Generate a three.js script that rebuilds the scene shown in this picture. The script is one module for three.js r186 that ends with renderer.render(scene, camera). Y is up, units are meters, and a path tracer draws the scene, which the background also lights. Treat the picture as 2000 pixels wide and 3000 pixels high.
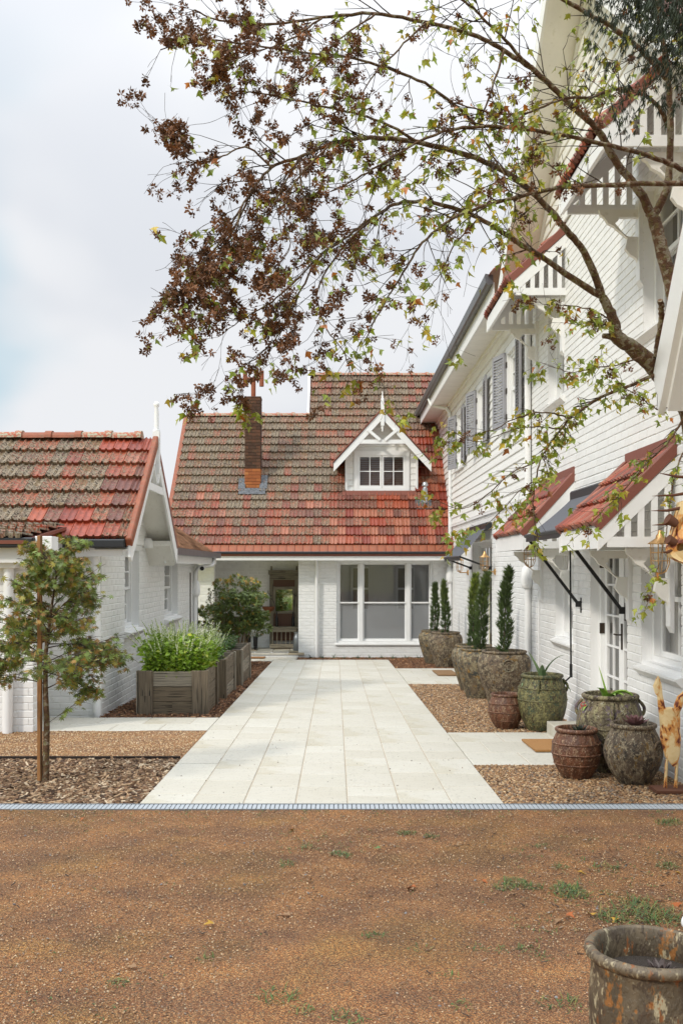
import * as THREE from 'three';

// ------------------------------------------------------------------ camera, sky, sun, exposure
const EYE = 1.6, FALL = 0.0262;                       // eye height; the ground falls away from the camera
const scene = new THREE.Scene();
const camera = new THREE.PerspectiveCamera(2 * Math.atan(1664 / 2900) * 180 / Math.PI, 2000 / 3000, 0.1, 900);
camera.position.set(0, EYE, 0);
camera.lookAt(0, EYE, -10);
camera.setViewOffset(2036, 3328, 36, 0, 2000, 3000);  // shifted lens, verticals stay vertical
camera.updateProjectionMatrix();
const renderer = new THREE.WebGLRenderer({ antialias: true });
renderer.toneMapping = THREE.LinearToneMapping;
renderer.toneMappingExposure = 1.56;
renderer.shadowMap.enabled = true;

let seed = 7;
const rnd = () => { seed |= 0; seed = seed + 0x6D2B79F5 | 0; let t = Math.imul(seed ^ seed >>> 15, 1 | seed); t = t + Math.imul(t ^ t >>> 7, 61 | t) ^ t; return ((t ^ t >>> 14) >>> 0) / 4294967296; };
const rr = (a, b) => a + (b - a) * rnd();
const pick = a => a[Math.floor(rnd() * a.length)];
const clamp = (x, a = 0, b = 1) => Math.min(b, Math.max(a, x));
const sstep = (a, b, x) => { const t = clamp((x - a) / (b - a)); return t * t * (3 - 2 * t); };
const lerp = (a, b, t) => a + (b - a) * t;
const mix3 = (a, b, t) => [lerp(a[0], b[0], t), lerp(a[1], b[1], t), lerp(a[2], b[2], t)];
function hash(x, y, s) { let h = Math.imul(x, 374761393) + Math.imul(y, 668265263) + Math.imul(s, 2147483647) | 0; h = Math.imul(h ^ h >>> 13, 1274126177); return ((h ^ h >>> 16) >>> 0) / 4294967296; }
function vnoise(x, y, per, s) {
  const xi = Math.floor(x), yi = Math.floor(y), fx = x - xi, fy = y - yi;
  const u = fx * fx * (3 - 2 * fx), v = fy * fy * (3 - 2 * fy), m = a => ((a % per) + per) % per;
  const x0 = m(xi), x1 = m(xi + 1), y0 = m(yi), y1 = m(yi + 1);
  return lerp(lerp(hash(x0, y0, s), hash(x1, y0, s), u), lerp(hash(x0, y1, s), hash(x1, y1, s), u), v);
}
function fbm(u, v, base, oct, s) { let a = 0.5, f = base, t = 0, n = 0; for (let i = 0; i < oct; i++) { t += a * vnoise(u * f, v * f, f, s + i); n += a; a *= 0.5; f *= 2; } return t / n; }

{ // sky: bright broken cloud with pale blue gaps, as in view low down; added brightness overhead lifts shaded walls
  const W = 1024, H = 512, d = new Float32Array(W * H * 4);
  for (let j = 0; j < H; j++) for (let i = 0; i < W; i++) {
    const el = (j + 0.5) / H * Math.PI - Math.PI / 2, az = (i + 0.5) / W * 2 * Math.PI;
    const e = Math.max(0, Math.sin(el)), sc = 1.35 / (e + 0.33);
    const x = Math.cos(az) * Math.cos(el) * sc + 40, y = Math.sin(az) * Math.cos(el) * sc + 40;
    const c = fbm(x / 64, y / 64, 64, 5, 14), c2 = fbm(x / 64 + .3, y / 64, 64, 5, 35);
    let col = mix3([.40, .49, .545], [.565, .575, .595], sstep(.39, .55, c));
    col = mix3(col, [.44, .465, .51], .55 * sstep(.50, .62, c2));
    const up = .97 + 3.3 * Math.pow(Math.max(0, (e - .15) / .85), 3);  // added brightening towards the zenith, mostly above the frame, to fill shaded walls
    if (el < 0) col = [.25, .24, .2];
    const k = (j * W + i) * 4;
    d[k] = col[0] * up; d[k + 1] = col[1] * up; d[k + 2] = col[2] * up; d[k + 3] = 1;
  }
  const t = new THREE.DataTexture(d, W, H, THREE.RGBAFormat, THREE.FloatType);
  t.mapping = THREE.EquirectangularReflectionMapping; t.magFilter = t.minFilter = THREE.LinearFilter; t.wrapS = THREE.RepeatWrapping; t.needsUpdate = true;
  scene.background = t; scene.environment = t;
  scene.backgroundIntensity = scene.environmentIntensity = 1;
}
const sun = new THREE.DirectionalLight(new THREE.Color(1, .93, .83), 1.35);
sun.position.set(-27, 31, 13); sun.target.position.set(0, 0, -14);
sun.castShadow = true; sun.shadow.radius = 10; sun.shadow.mapSize.set(2048, 2048);
Object.assign(sun.shadow.camera, { left: -30, right: 30, top: 30, bottom: -30, near: 1, far: 120 });
scene.add(sun, sun.target);

// ------------------------------------------------------------------ helpers
const V = (x, y, z) => new THREE.Vector3(x, y, z);
const gy = Z => -FALL * Z;                            // height of the ground at depth Z in front of the camera
const at = (px, py, Z) => [(px - 982) * Z / 2900, EYE - (py - 1664) * Z / 2900, -Z];
const origin = new Map(), used = new Map();
function numbered(n) { const k = used.get(n) || 0; used.set(n, k + 1); return k ? n + '_' + String(k).padStart(3, '0') : n; }
function thing(name, label, category, [x, y, z], group) {
  const o = new THREE.Group(); o.name = numbered(name); o.position.set(x, y, z); scene.add(o);
  o.userData.label = label; o.userData.category = category; if (group) o.userData.group = group;
  origin.set(o, V(x, y, z)); return o;
}
function struct(name, label) {
  const o = new THREE.Group(); o.name = numbered(name); scene.add(o);
  o.userData.kind = 'structure'; o.userData.label = label; origin.set(o, V(0, 0, 0)); return o;
}
function part(parent, name, g, mat, label) {           // g: builder or geometry in world coordinates
  const geo = g.isBufferGeometry ? g : g.geo(), o = origin.get(parent);
  if (o.lengthSq()) geo.translate(-o.x, -o.y, -o.z);
  const m = new THREE.Mesh(geo, mat); m.name = name; m.castShadow = m.receiveShadow = true;
  if (label) m.userData.label = label;
  parent.add(m); origin.set(m, o); return m;
}
function grp(parent, name, label) { const g = new THREE.Group(); g.name = name; parent.add(g); if (label) g.userData.label = label; origin.set(g, origin.get(parent)); return g; }

class G {                                              // collects faces into one geometry
  constructor() { this.p = []; this.n = []; this.t = []; this.c = []; this.col = null; }
  tri(a, b, c, ua, ub, uc, na, nb, nc) {
    let n;
    if (!na) {
      const ux = b[0] - a[0], uy = b[1] - a[1], uz = b[2] - a[2], vx = c[0] - a[0], vy = c[1] - a[1], vz = c[2] - a[2];
      n = [uy * vz - uz * vy, uz * vx - ux * vz, ux * vy - uy * vx]; const l = Math.hypot(...n) || 1; n = n.map(q => q / l); na = nb = nc = n;
    }
    if (!ua) { n = n || na; const ax = Math.abs(n[0]), ay = Math.abs(n[1]), az = Math.abs(n[2]), f = ay >= ax && ay >= az ? q => [q[0], -q[2]] : ax >= az ? q => [q[2], q[1]] : q => [q[0], q[1]]; ua = f(a); ub = f(b); uc = f(c); }
    this.p.push(...a, ...b, ...c); this.n.push(...na, ...nb, ...nc); this.t.push(...ua, ...ub, ...uc);
    if (this.col) for (let i = 0; i < 3; i++) this.c.push(...this.col);
    return this;
  }
  quad(a, b, c, d, ua, ub, uc, ud, na, nb, nc, nd) { this.tri(a, b, c, ua, ub, uc, na, nb, nc); return this.tri(a, c, d, ua, uc, ud, na, nc, nd); }
  box(f, a0, a1, b0, b1, c0, c1, bev = 0) {            // in frame f: a along, b up, c outwards; optional bevel of the outer face
    const P = (a, b, c) => f(a, b, c), e = bev;
    const q = (...k) => this.quad(...k);
    const L = Math.max(a1 - a0, b1 - b0, c1 - c0), along = a1 - a0 >= b1 - b0 && a1 - a0 >= c1 - c0 ? 0 : b1 - b0 >= c1 - c0 ? 1 : 2;
    const uo = rnd() * 7, vo = rnd() * 7;              // grain runs along the longest side
    const uv = (a, b, c) => along === 0 ? [uo + a, vo + b + c] : along === 1 ? [uo + b, vo + a + c] : [uo + c, vo + a + b];
    const f4 = (k) => q(...k.map(s => P(...s)), ...k.map(s => uv(...s)));
    if (e) {
      f4([[a0 + e, b0 + e, c1], [a1 - e, b0 + e, c1], [a1 - e, b1 - e, c1], [a0 + e, b1 - e, c1]]);
      f4([[a0, b0, c1 - e], [a1, b0, c1 - e], [a1 - e, b0 + e, c1], [a0 + e, b0 + e, c1]]);
      f4([[a1, b0, c1 - e], [a1, b1, c1 - e], [a1 - e, b1 - e, c1], [a1 - e, b0 + e, c1]]);
      f4([[a1, b1, c1 - e], [a0, b1, c1 - e], [a0 + e, b1 - e, c1], [a1 - e, b1 - e, c1]]);
      f4([[a0, b1, c1 - e], [a0, b0, c1 - e], [a0 + e, b0 + e, c1], [a0 + e, b1 - e, c1]]);
      c1 -= e;
    } else f4([[a0, b0, c1], [a1, b0, c1], [a1, b1, c1], [a0, b1, c1]]);
    f4([[a1, b0, c0], [a0, b0, c0], [a0, b1, c0], [a1, b1, c0]]);
    f4([[a0, b0, c0], [a1, b0, c0], [a1, b0, c1], [a0, b0, c1]]);
    f4([[a0, b1, c1], [a1, b1, c1], [a1, b1, c0], [a0, b1, c0]]);
    f4([[a0, b0, c0], [a0, b0, c1], [a0, b1, c1], [a0, b1, c0]]);
    return f4([[a1, b0, c1], [a1, b0, c0], [a1, b1, c0], [a1, b1, c1]]);
  }
  beam(p, q, w, h, up = [0, 1, 0]) {                   // a bar from p to q, w wide and h high
    const d = V(...q).sub(V(...p)), L = d.length(); d.normalize();
    const s = new THREE.Vector3().crossVectors(d, V(...up)).normalize(), u = new THREE.Vector3().crossVectors(s, d);
    const f = (a, b, c) => [p[0] + d.x * a + s.x * c + u.x * b, p[1] + d.y * a + s.y * c + u.y * b, p[2] + d.z * a + s.z * c + u.z * b];
    return this.box(f, 0, L, -h / 2, h / 2, -w / 2, w / 2);
  }
  tube(pts, rad, sides = 6, cap = true) {
    const n = pts.length, R = i => Array.isArray(rad) ? rad[i] : rad, rings = []; let ref = V(.31, .9, .27), vl = 0;
    for (let i = 0; i < n; i++) {
      const a = pts[Math.max(0, i - 1)], b = pts[Math.min(n - 1, i + 1)], d = V(b[0] - a[0], b[1] - a[1], b[2] - a[2]).normalize();
      if (Math.abs(d.dot(ref)) > .95) ref = V(.8, .1, -.6);
      const s = new THREE.Vector3().crossVectors(d, ref).normalize(), u = new THREE.Vector3().crossVectors(s, d), ring = [];
      if (i) vl += Math.hypot(pts[i][0] - pts[i - 1][0], pts[i][1] - pts[i - 1][1], pts[i][2] - pts[i - 1][2]);
      for (let k = 0; k <= sides; k++) { const t = k / sides * 2 * Math.PI, cx = Math.cos(t), sy = Math.sin(t), nx = s.x * cx + u.x * sy, ny = s.y * cx + u.y * sy, nz = s.z * cx + u.z * sy, r = R(i); ring.push([[pts[i][0] + nx * r, pts[i][1] + ny * r, pts[i][2] + nz * r], [nx, ny, nz], [k / sides * r * 6.28, vl]]); }
      rings.push(ring);
    }
    for (let i = 0; i < n - 1; i++) for (let k = 0; k < sides; k++) { const A = rings[i][k], B = rings[i][k + 1], C = rings[i + 1][k + 1], D = rings[i + 1][k]; this.quad(A[0], B[0], C[0], D[0], A[2], B[2], C[2], D[2], A[1], B[1], C[1], D[1]); }
    if (cap) for (const [i, w] of [[0, 1], [n - 1, -1]]) for (let k = 0; k < sides; k++) w > 0 ? this.tri(pts[i], rings[i][k + 1][0], rings[i][k][0]) : this.tri(pts[i], rings[i][k][0], rings[i][k + 1][0]);
    return this;
  }
  lathe(prof, [x, y, z], seg = 40, wob = null) {       // prof: [radius, height] pairs
    const n = prof.length, R = [];
    let l = 0;
    for (let i = 0; i < n; i++) {
      const a = prof[Math.max(0, i - 1)], b = prof[Math.min(n - 1, i + 1)], dr = b[0] - a[0], dy = b[1] - a[1], m = Math.hypot(dr, dy) || 1;
      if (i) l += Math.hypot(prof[i][0] - prof[i - 1][0], prof[i][1] - prof[i - 1][1]);
      const ring = [];
      for (let k = 0; k <= seg; k++) { const t = k / seg * 2 * Math.PI, c = Math.cos(t), s = Math.sin(t), w = wob ? wob(t, prof[i][1]) : 1; ring.push([[x + prof[i][0] * w * c, y + prof[i][1], z + prof[i][0] * w * s], [dy / m * c, -dr / m, dy / m * s], [k / seg * 2, l]]); }
      R.push(ring);
    }
    for (let i = 0; i < n - 1; i++) for (let k = 0; k < seg; k++) { const A = R[i][k], B = R[i + 1][k], C = R[i + 1][k + 1], D = R[i][k + 1]; this.quad(A[0], B[0], C[0], D[0], A[2], B[2], C[2], D[2], A[1], B[1], C[1], D[1]); }
    return this;
  }
  prism(f, outline, c0, c1) {                          // outline [[a,b]...] (any simple polygon) pushed from c0 to c1
    const pts = outline.map(q => new THREE.Vector2(...q)), tris = THREE.ShapeUtils.triangulateShape(pts, []);
    for (const [i, j, k] of tris) { this.tri(f(...outline[i], c1), f(...outline[j], c1), f(...outline[k], c1)); this.tri(f(...outline[i], c0), f(...outline[k], c0), f(...outline[j], c0)); }
    for (let i = 0; i < outline.length; i++) { const a = outline[i], b = outline[(i + 1) % outline.length]; this.quad(f(...a, c0), f(...b, c0), f(...b, c1), f(...a, c1)); }
    return this;
  }
  add(geo, m) {
    const g = geo.clone().applyMatrix4(m), P = g.attributes.position, N = g.attributes.normal, T = g.attributes.uv, I = g.index, n = I ? I.count : P.count;
    for (let q = 0; q < n; q++) { const i = I ? I.getX(q) : q; this.p.push(P.getX(i), P.getY(i), P.getZ(i)); this.n.push(N.getX(i), N.getY(i), N.getZ(i)); this.t.push(T.getX(i), T.getY(i)); if (this.col) this.c.push(...this.col); }
    return this;
  }
  geo() {
    const { p, n, t, c } = this;                       // wind every face the way its normals point
    for (let i = 0; i < p.length; i += 9) {
      const ux = p[i + 3] - p[i], uy = p[i + 4] - p[i + 1], uz = p[i + 5] - p[i + 2], vx = p[i + 6] - p[i], vy = p[i + 7] - p[i + 1], vz = p[i + 8] - p[i + 2];
      if ((uy * vz - uz * vy) * (n[i] + n[i + 3] + n[i + 6]) + (uz * vx - ux * vz) * (n[i + 1] + n[i + 4] + n[i + 7]) + (ux * vy - uy * vx) * (n[i + 2] + n[i + 5] + n[i + 8]) >= 0) continue;
      for (const a of [p, n, c]) if (a.length) for (let k = 0; k < 3; k++) { const q = a[i + 3 + k]; a[i + 3 + k] = a[i + 6 + k]; a[i + 6 + k] = q; }
      const j = i / 3 * 2; for (let k = 0; k < 2; k++) { const q = t[j + 2 + k]; t[j + 2 + k] = t[j + 4 + k]; t[j + 4 + k] = q; }
    }
    const g = new THREE.BufferGeometry();
    g.setAttribute('position', new THREE.Float32BufferAttribute(this.p, 3)); g.setAttribute('normal', new THREE.Float32BufferAttribute(this.n, 3)); g.setAttribute('uv', new THREE.Float32BufferAttribute(this.t, 2));
    if (this.c.length) g.setAttribute('color', new THREE.Float32BufferAttribute(this.c, 3));
    return g;
  }
}
const push = (arr, b) => { for (let i = 0; i < b.length; i++) arr.push(b[i]); };
// wall frames: a along the wall, b height, c out of the wall
const wallRight = (X) => (a, b, c) => [X - c, b, -a];            // faces -x; a is depth Z
const wallLeft = (X) => (a, b, c) => [X + c, b, -a];             // faces +x
const wallFront = (Z) => (a, b, c) => [a, b, -Z + c];            // faces the camera
const WORLD = (a, b, c) => [a, b, c];
const basis = (f, a, b, c, sa, sb, sc) => { const o = f(a, b, c), u = f(a + 1, b, c), v = f(a, b + 1, c), w = f(a, b, c + 1); return new THREE.Matrix4().set((u[0] - o[0]) * sa, (v[0] - o[0]) * sb, (w[0] - o[0]) * sc, o[0], (u[1] - o[1]) * sa, (v[1] - o[1]) * sb, (w[1] - o[1]) * sc, o[1], (u[2] - o[2]) * sa, (v[2] - o[2]) * sb, (w[2] - o[2]) * sc, o[2], 0, 0, 0, 1); };
function sheet(shape, holes, f, c0, c1, mat, parent, name) {     // a wall plate with openings
  const g = new G(), H = holes.map(h => [[h[0], h[2]], [h[0], h[3]], [h[1], h[3]], [h[1], h[2]]]);
  const sp = shape.map(q => new THREE.Vector2(...q)), hp = H.map(h => h.map(q => new THREE.Vector2(...q)));
  const all = [...shape, ...H.flat()], tris = THREE.ShapeUtils.triangulateShape(sp, hp);
  for (const [i, j, k] of tris) { g.tri(f(...all[i], c1), f(...all[j], c1), f(...all[k], c1)); g.tri(f(...all[i], c0), f(...all[j], c0), f(...all[k], c0)); }
  for (const loop of [shape, ...H]) for (let i = 0; i < loop.length; i++) { const a = loop[i], b = loop[(i + 1) % loop.length]; g.quad(f(...a, c0), f(...b, c0), f(...b, c1), f(...a, c1)); }
  return part(parent, name, g, mat);
}
function project(x, y, z) { const Z = -z; return Z < .3 ? null : [982 + x * 2900 / Z, 1664 - (y - EYE) * 2900 / Z, Z]; }
function pieces(parent, name, list, geos, mats, limit = 300) {   // list: {m, g, k, s}; the largest in view are parts, the rest is one part
  for (const q of list) { const e = q.m.elements, p = project(e[12], e[13], e[14]); q.v = p && p[0] > -10 && p[0] < 2010 && p[1] > -10 && p[1] < 3010 ? (q.s || 1) / p[2] / p[2] * (q.front ?? 1) : 0; }
  list.sort((a, b) => b.v - a.v);
  const o = origin.get(parent), rest = mats.map(() => new G());
  let nr = 0;
  list.forEach((q, i) => {
    if (i < limit && q.v > 0) {
      const m = new THREE.Mesh(geos[q.g || 0], mats[q.k || 0]); m.name = name; m.castShadow = m.receiveShadow = true;
      q.m.decompose(m.position, m.quaternion, m.scale); m.position.sub(o); parent.add(m);
    } else { rest[q.k || 0].add(geos[q.g || 0], q.m); nr++; }
  });
  if (!nr) return;
  const all = new G(), groups = [];
  rest.forEach((g, k) => { if (!g.p.length) return; groups.push([all.p.length / 3, g.p.length / 3, k]); push(all.p, g.p); push(all.n, g.n); push(all.t, g.t); });
  const geo = all.geo(); groups.forEach(g => geo.addGroup(...g));
  const m = part(parent, name + '_field', geo, mats.length > 1 ? mats : mats[0]); m.userData.kind = 'stuff';
}
function inst(parent, name, geo, mat, mats4, cols, label) {
  const m = new THREE.InstancedMesh(geo, mat, mats4.length), o = origin.get(parent), q = new THREE.Matrix4();
  mats4.forEach((x, i) => { q.copy(x); q.elements[12] -= o.x; q.elements[13] -= o.y; q.elements[14] -= o.z; m.setMatrixAt(i, q); if (cols) m.setColorAt(i, cols[i]); });
  m.name = name; m.castShadow = m.receiveShadow = true; m.userData.kind = 'stuff'; if (label) m.userData.label = label; parent.add(m); return m;
}
const TR = (p, e, s) => new THREE.Matrix4().compose(V(...p), new THREE.Quaternion().setFromEuler(new THREE.Euler(...e)), typeof s === 'number' ? V(s, s, s) : V(...s));
function look(p, dir, roll, s) {                       // y axis along dir
  const q = new THREE.Quaternion().setFromUnitVectors(V(0, 1, 0), V(...dir).normalize()), r = new THREE.Quaternion().setFromAxisAngle(V(0, 1, 0), roll);
  return new THREE.Matrix4().compose(V(...p), q.multiply(r), typeof s === 'number' ? V(s, s, s) : V(...s));
}

// ------------------------------------------------------------------ materials
function tex(w, h, fn, srgb = true, rep = null) {
  const d = new Uint8Array(w * h * 4);
  for (let j = 0; j < h; j++) for (let i = 0; i < w; i++) { const c = fn((i + .5) / w, (j + .5) / h), k = (j * w + i) * 4; if (typeof c === 'number') d[k] = d[k + 1] = d[k + 2] = clamp(c) * 255; else for (let q = 0; q < 3; q++) d[k + q] = clamp(c[q], 0, 255); d[k + 3] = 255; }
  const t = new THREE.DataTexture(d, w, h); t.wrapS = t.wrapT = THREE.RepeatWrapping; t.magFilter = THREE.LinearFilter; t.minFilter = THREE.LinearMipmapLinearFilter; t.generateMipmaps = true; t.anisotropy = 8;
  if (srgb) t.colorSpace = THREE.SRGBColorSpace; if (rep) t.repeat.set(...rep); t.needsUpdate = true; return t;
}
const M = (color, roughness = .7, o = {}) => { const m = new THREE.MeshStandardMaterial({ roughness, ...o }); m.color.set(color); m.side = THREE.DoubleSide; return m; };
const P = (color, roughness = .7, o = {}) => { const m = new THREE.MeshPhysicalMaterial({ roughness, ...o }); m.color.set(color); m.side = THREE.DoubleSide; return m; };
const paintTex = tex(256, 256, (u, v) => { const a = fbm(u, v, 6, 5, 3), b = fbm(u, v, 40, 2, 5), g = 247 + 9 * (a - .5) * 2 + 4 * (b - .5), s = sstep(.68, .82, fbm(u, v, 24, 3, 77)) * 12; return [g - s, g - .5 - s, g - 2 - s * 1.3]; }, true, [.8, .8]);
const paintBump = tex(256, 256, (u, v) => .6 * fbm(u, v, 10, 4, 8) + .4 * fbm(u, v, 60, 2, 9), false, [2, 2]);
const white = [0, 1, 2, 3].map(i => M(new THREE.Color().setRGB(.875 - i * .01, .88 - i * .01, .88 - i * .01), .5, { map: paintTex, bumpMap: paintBump, bumpScale: .0015 }));
const mortar = M(new THREE.Color().setRGB(.84, .845, .845), .7, { bumpMap: paintBump, bumpScale: .003 });
const trim = M(new THREE.Color().setRGB(.9, .905, .91), .42, { map: tex(128, 128, (u, v) => { const g = 244 + 7 * (fbm(u, v, 8, 4, 21) - .5); return [g, g, g - 1]; }) });
const cream = M(new THREE.Color().setRGB(.87, .86, .825), .5, { map: paintTex });
const boardMat = [0, 1, 2].map(i => M(new THREE.Color().setRGB(.88 - .012 * i, .88 - .012 * i, .865 - .012 * i), .5, { map: paintTex }));
const blackMetal = M(new THREE.Color().setRGB(.016, .016, .017), .38, { metalness: .2 });
const gutterMat = M(new THREE.Color().setRGB(.03, .031, .034), .45, { metalness: .3 });
const gutterGrey = M(new THREE.Color().setRGB(.13, .13, .14), .4, { metalness: .35 });
const fabric = M(new THREE.Color().setRGB(.10, .105, .12), .85, { bumpMap: tex(128, 128, (u, v) => .5 + .25 * Math.sin(u * 402) * Math.sin(v * 402), false, [8, 8]), bumpScale: .0008 });
const shutterMat = M(new THREE.Color().setRGB(.30, .30, .325), .5);
const brownMetal = M(new THREE.Color().setRGB(.05, .035, .025), .5, { metalness: .6 });
const brass = M(new THREE.Color().setRGB(.55, .33, .14), .33, { metalness: .9 });
const galv = M(new THREE.Color().setRGB(.42, .45, .48), .42, { metalness: .75, map: tex(128, 128, (u, v) => { const g = 205 + 60 * (fbm(u, v, 8, 4, 61) - .5); return [g, g, g]; }) });
const zinc = M(new THREE.Color().setRGB(.5, .52, .55), .32, { metalness: .85 });
const glass = P(0xffffff, .015, { transmission: 1, thickness: 0, ior: 1.5 });
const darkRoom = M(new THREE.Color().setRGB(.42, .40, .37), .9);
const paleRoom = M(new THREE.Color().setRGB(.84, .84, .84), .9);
const blind = M(new THREE.Color().setRGB(.32, .30, .27), .6);
const curtain = M(new THREE.Color().setRGB(.45, .43, .40), .95);
const soilMat = M(new THREE.Color().setRGB(.03, .022, .016), .95, { bumpMap: paintBump, bumpScale: .012 });
const flashing = M(new THREE.Color().setRGB(.24, .255, .275), .6, { metalness: .2, map: tex(128, 128, (u, v) => { const g = 170 + 120 * (fbm(u, v, 10, 4, 63) - .5); return [g, g, g]; }, true, [3, 3]) });
// weathered timber, grain along u
const grain = (a, b, s) => tex(512, 256, (u, v) => { const w = fbm(u, v, 4, 3, s) * .05, l = fbm(u * .12 + w, v + w, 32, 4, s + 3), f = vnoise(u * 16, v * 128, 128, s + 9); const k = clamp(.62 * l + .38 * f), cr = sstep(.78, .84, vnoise(u * 6, v * 60, 64, s + 20)); const c = mix3(a, b, k); return c.map(q => q * (1 - .55 * cr)); }, true, [.6, 2.2]);
const timber = [[[70, 60, 48], [138, 124, 104], 40], [[78, 68, 54], [134, 118, 96], 50], [[100, 92, 80], [168, 158, 140], 60]].map(k => M(0xffffff, .85, { map: grain(...k), bumpMap: paintBump, bumpScale: .002 }));
const stakeMat = M(0xffffff, .7, { map: grain([126, 84, 44], [176, 128, 78], 90) });
const standMat = M(0xffffff, .7, { map: grain([104, 98, 84], [150, 142, 124], 95) });
// ------------------------------------------------------------------ bricks, boards, roof tiles
const unitBrick = (() => { const g = new G(), f = (a, b, c) => [a, b, c], x = .5, ex = .010, ey = .075, k = .45;
  const o = [[-x, -x], [x, -x], [x, x], [-x, x]], i = [[-x + ex, -x + ey], [x - ex, -x + ey], [x - ex, x - ey], [-x + ex, x - ey]];
  const uv = q => [q[0] * .23 + .4, q[1] * .08 + .4];
  g.quad(...i.map(q => f(...q, 1)), ...i.map(uv));
  for (let n = 0; n < 4; n++) { const m = (n + 1) % 4; g.quad(f(...o[n], k), f(...o[m], k), f(...i[m], 1), f(...i[n], 1), uv(o[n]), uv(o[m]), uv(i[m]), uv(i[n])); g.quad(f(...o[n], 0), f(...o[m], 0), f(...o[m], k), f(...o[n], k), uv(o[n]), uv(o[m]), uv(o[m]), uv(o[n])); }
  return g.geo(); })();
const brickGeos = [0, 1, 2].map(k => { const g = unitBrick.clone(), t = g.attributes.uv; for (let i = 0; i < t.count; i++) t.setXY(i, t.getX(i) + k * .31, t.getY(i) + k * .47); return g; });
function bricks(parent, f, a0, a1, b0, b1, holes = [], top = null, mats = white, limit = 300, L = .24, H = .086) {
  const list = []; let row = 0;
  for (let b = b0; b < b1 - .03; b += H, row++) {
    const h = Math.min(H, b1 - b), bm = b + h / 2;
    let spans = [[a0, a1]];
    if (top) spans = [[Math.max(a0, top(bm)[0]), Math.min(a1, top(bm)[1])]];
    for (const q of holes) if (bm > q[2] && bm < q[3]) spans = spans.flatMap(([s, e]) => e <= q[0] || s >= q[1] ? [[s, e]] : [[s, q[0]], [q[1], e]]);
    for (const [s, e] of spans) {
      if (e - s < .04) continue;
      let x = Math.floor((s - a0) / L) * L + a0 - (row % 2 ? L / 2 : 0);
      for (; x < e; x += L) {
        const p = Math.max(s, x), q = Math.min(e, x + L); if (q - p < .03) continue;
        list.push({ m: basis(f, (p + q) / 2, bm + rr(-.0012, .0012), -.006, q - p - .003, h - .0065, .009 + rr(-.001, .0015)), g: Math.floor(rnd() * 3), k: Math.floor(rnd() * mats.length), s: (q - p) / L });
      }
    }
  }
  pieces(parent, 'brick', list, brickGeos, mats, limit);
}
const boardGeo = (() => { const g = new G(), k = [[0, 0], [0, .022], [.06, .026], [1, .006], [1, 0]];   // [b, c] section
  for (let i = 0; i < k.length - 1; i++) g.quad([0, k[i][0], k[i][1]], [1, k[i][0], k[i][1]], [1, k[i + 1][0], k[i + 1][1]], [0, k[i + 1][0], k[i + 1][1]]);
  for (const a of [0, 1]) for (let i = 1; i < 4; i++) g.tri([a, ...k[0]], [a, ...k[i]], [a, ...k[i + 1]]);
  return g.geo(); })();
function boards(parent, f, rows, holes = []) {         // rows: [a0, a1, b]
  const list = [];
  for (const [a0, a1, b, h] of rows) {
    let spans = [[a0, a1]];
    for (const q of holes) if (b + h / 2 > q[2] && b + h / 2 < q[3]) spans = spans.flatMap(([s, e]) => e <= q[0] || s >= q[1] ? [[s, e]] : [[s, q[0]], [q[1], e]]);
    for (const [s, e] of spans) if (e - s > .03) list.push({ m: basis(f, s, b, rr(-.001, .001), e - s, h + .004, 1), k: Math.floor(rnd() * 3) });
  }
  pieces(parent, 'weatherboard', list, [boardGeo], boardMat, 300);
}
// roof tiles: an atlas of 32 tiles, rows of the atlas run from clean glazed clay to thick lichen
const clay = [[160, 70, 44], [168, 84, 54], [138, 60, 42], [170, 100, 76], [128, 72, 54], [164, 76, 46], [116, 62, 48], [174, 106, 78]];
const atlasLichen = (u, v) => { const cy = Math.floor(v * 4), cx = Math.floor(u * 8), l = [.26, .45, .55, .66][cy] + (hash(cx, cy, 3) - .5) * .16, n = .5 * fbm(u, v * 1.0, 72, 4, 71) + .5 * fbm(u, v, 230, 2, 73); return sstep(1 - l - .1, 1 - l + .12, n * .9 + .05); };
const tileTex = tex(1024, 1024, (u, v) => {
  const cy = Math.floor(v * 4), cx = Math.floor(u * 8), base = clay[(cx * 3 + cy * 5) % 8];
  const g = fbm(u, v, 64, 4, 17), st = fbm(u * 4, v * .6, 64, 3, 19);
  let c = base.map(q => q * (.86 + .3 * g + .12 * (st - .5)));
  const l = atlasLichen(u, v), a = fbm(u, v, 160, 2, 81), d = fbm(u, v, 110, 3, 83);
  let li = mix3([116, 109, 94], [180, 172, 152], a); li = mix3(li, [50, 45, 36], sstep(.55, .68, d)); li = mix3(li, [110, 92, 60], .5 * sstep(.6, .7, fbm(u, v, 30, 3, 85)));
  return mix3(c, li, l * .93);
});
const tileRough = tex(512, 512, (u, v) => lerp(.36 + .25 * fbm(u, v, 32, 3, 17), .96, atlasLichen(u, v)), false);
const tileBump = tex(512, 512, (u, v) => .5 * atlasLichen(u, v) * (.4 + fbm(u, v, 128, 2, 88)) + .3 * fbm(u, v, 64, 3, 90), false);
const tileMat = M(new THREE.Color().setRGB(.82, .80, .78), 1, { map: tileTex, roughnessMap: tileRough, bumpMap: tileBump, bumpScale: .004 });
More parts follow.
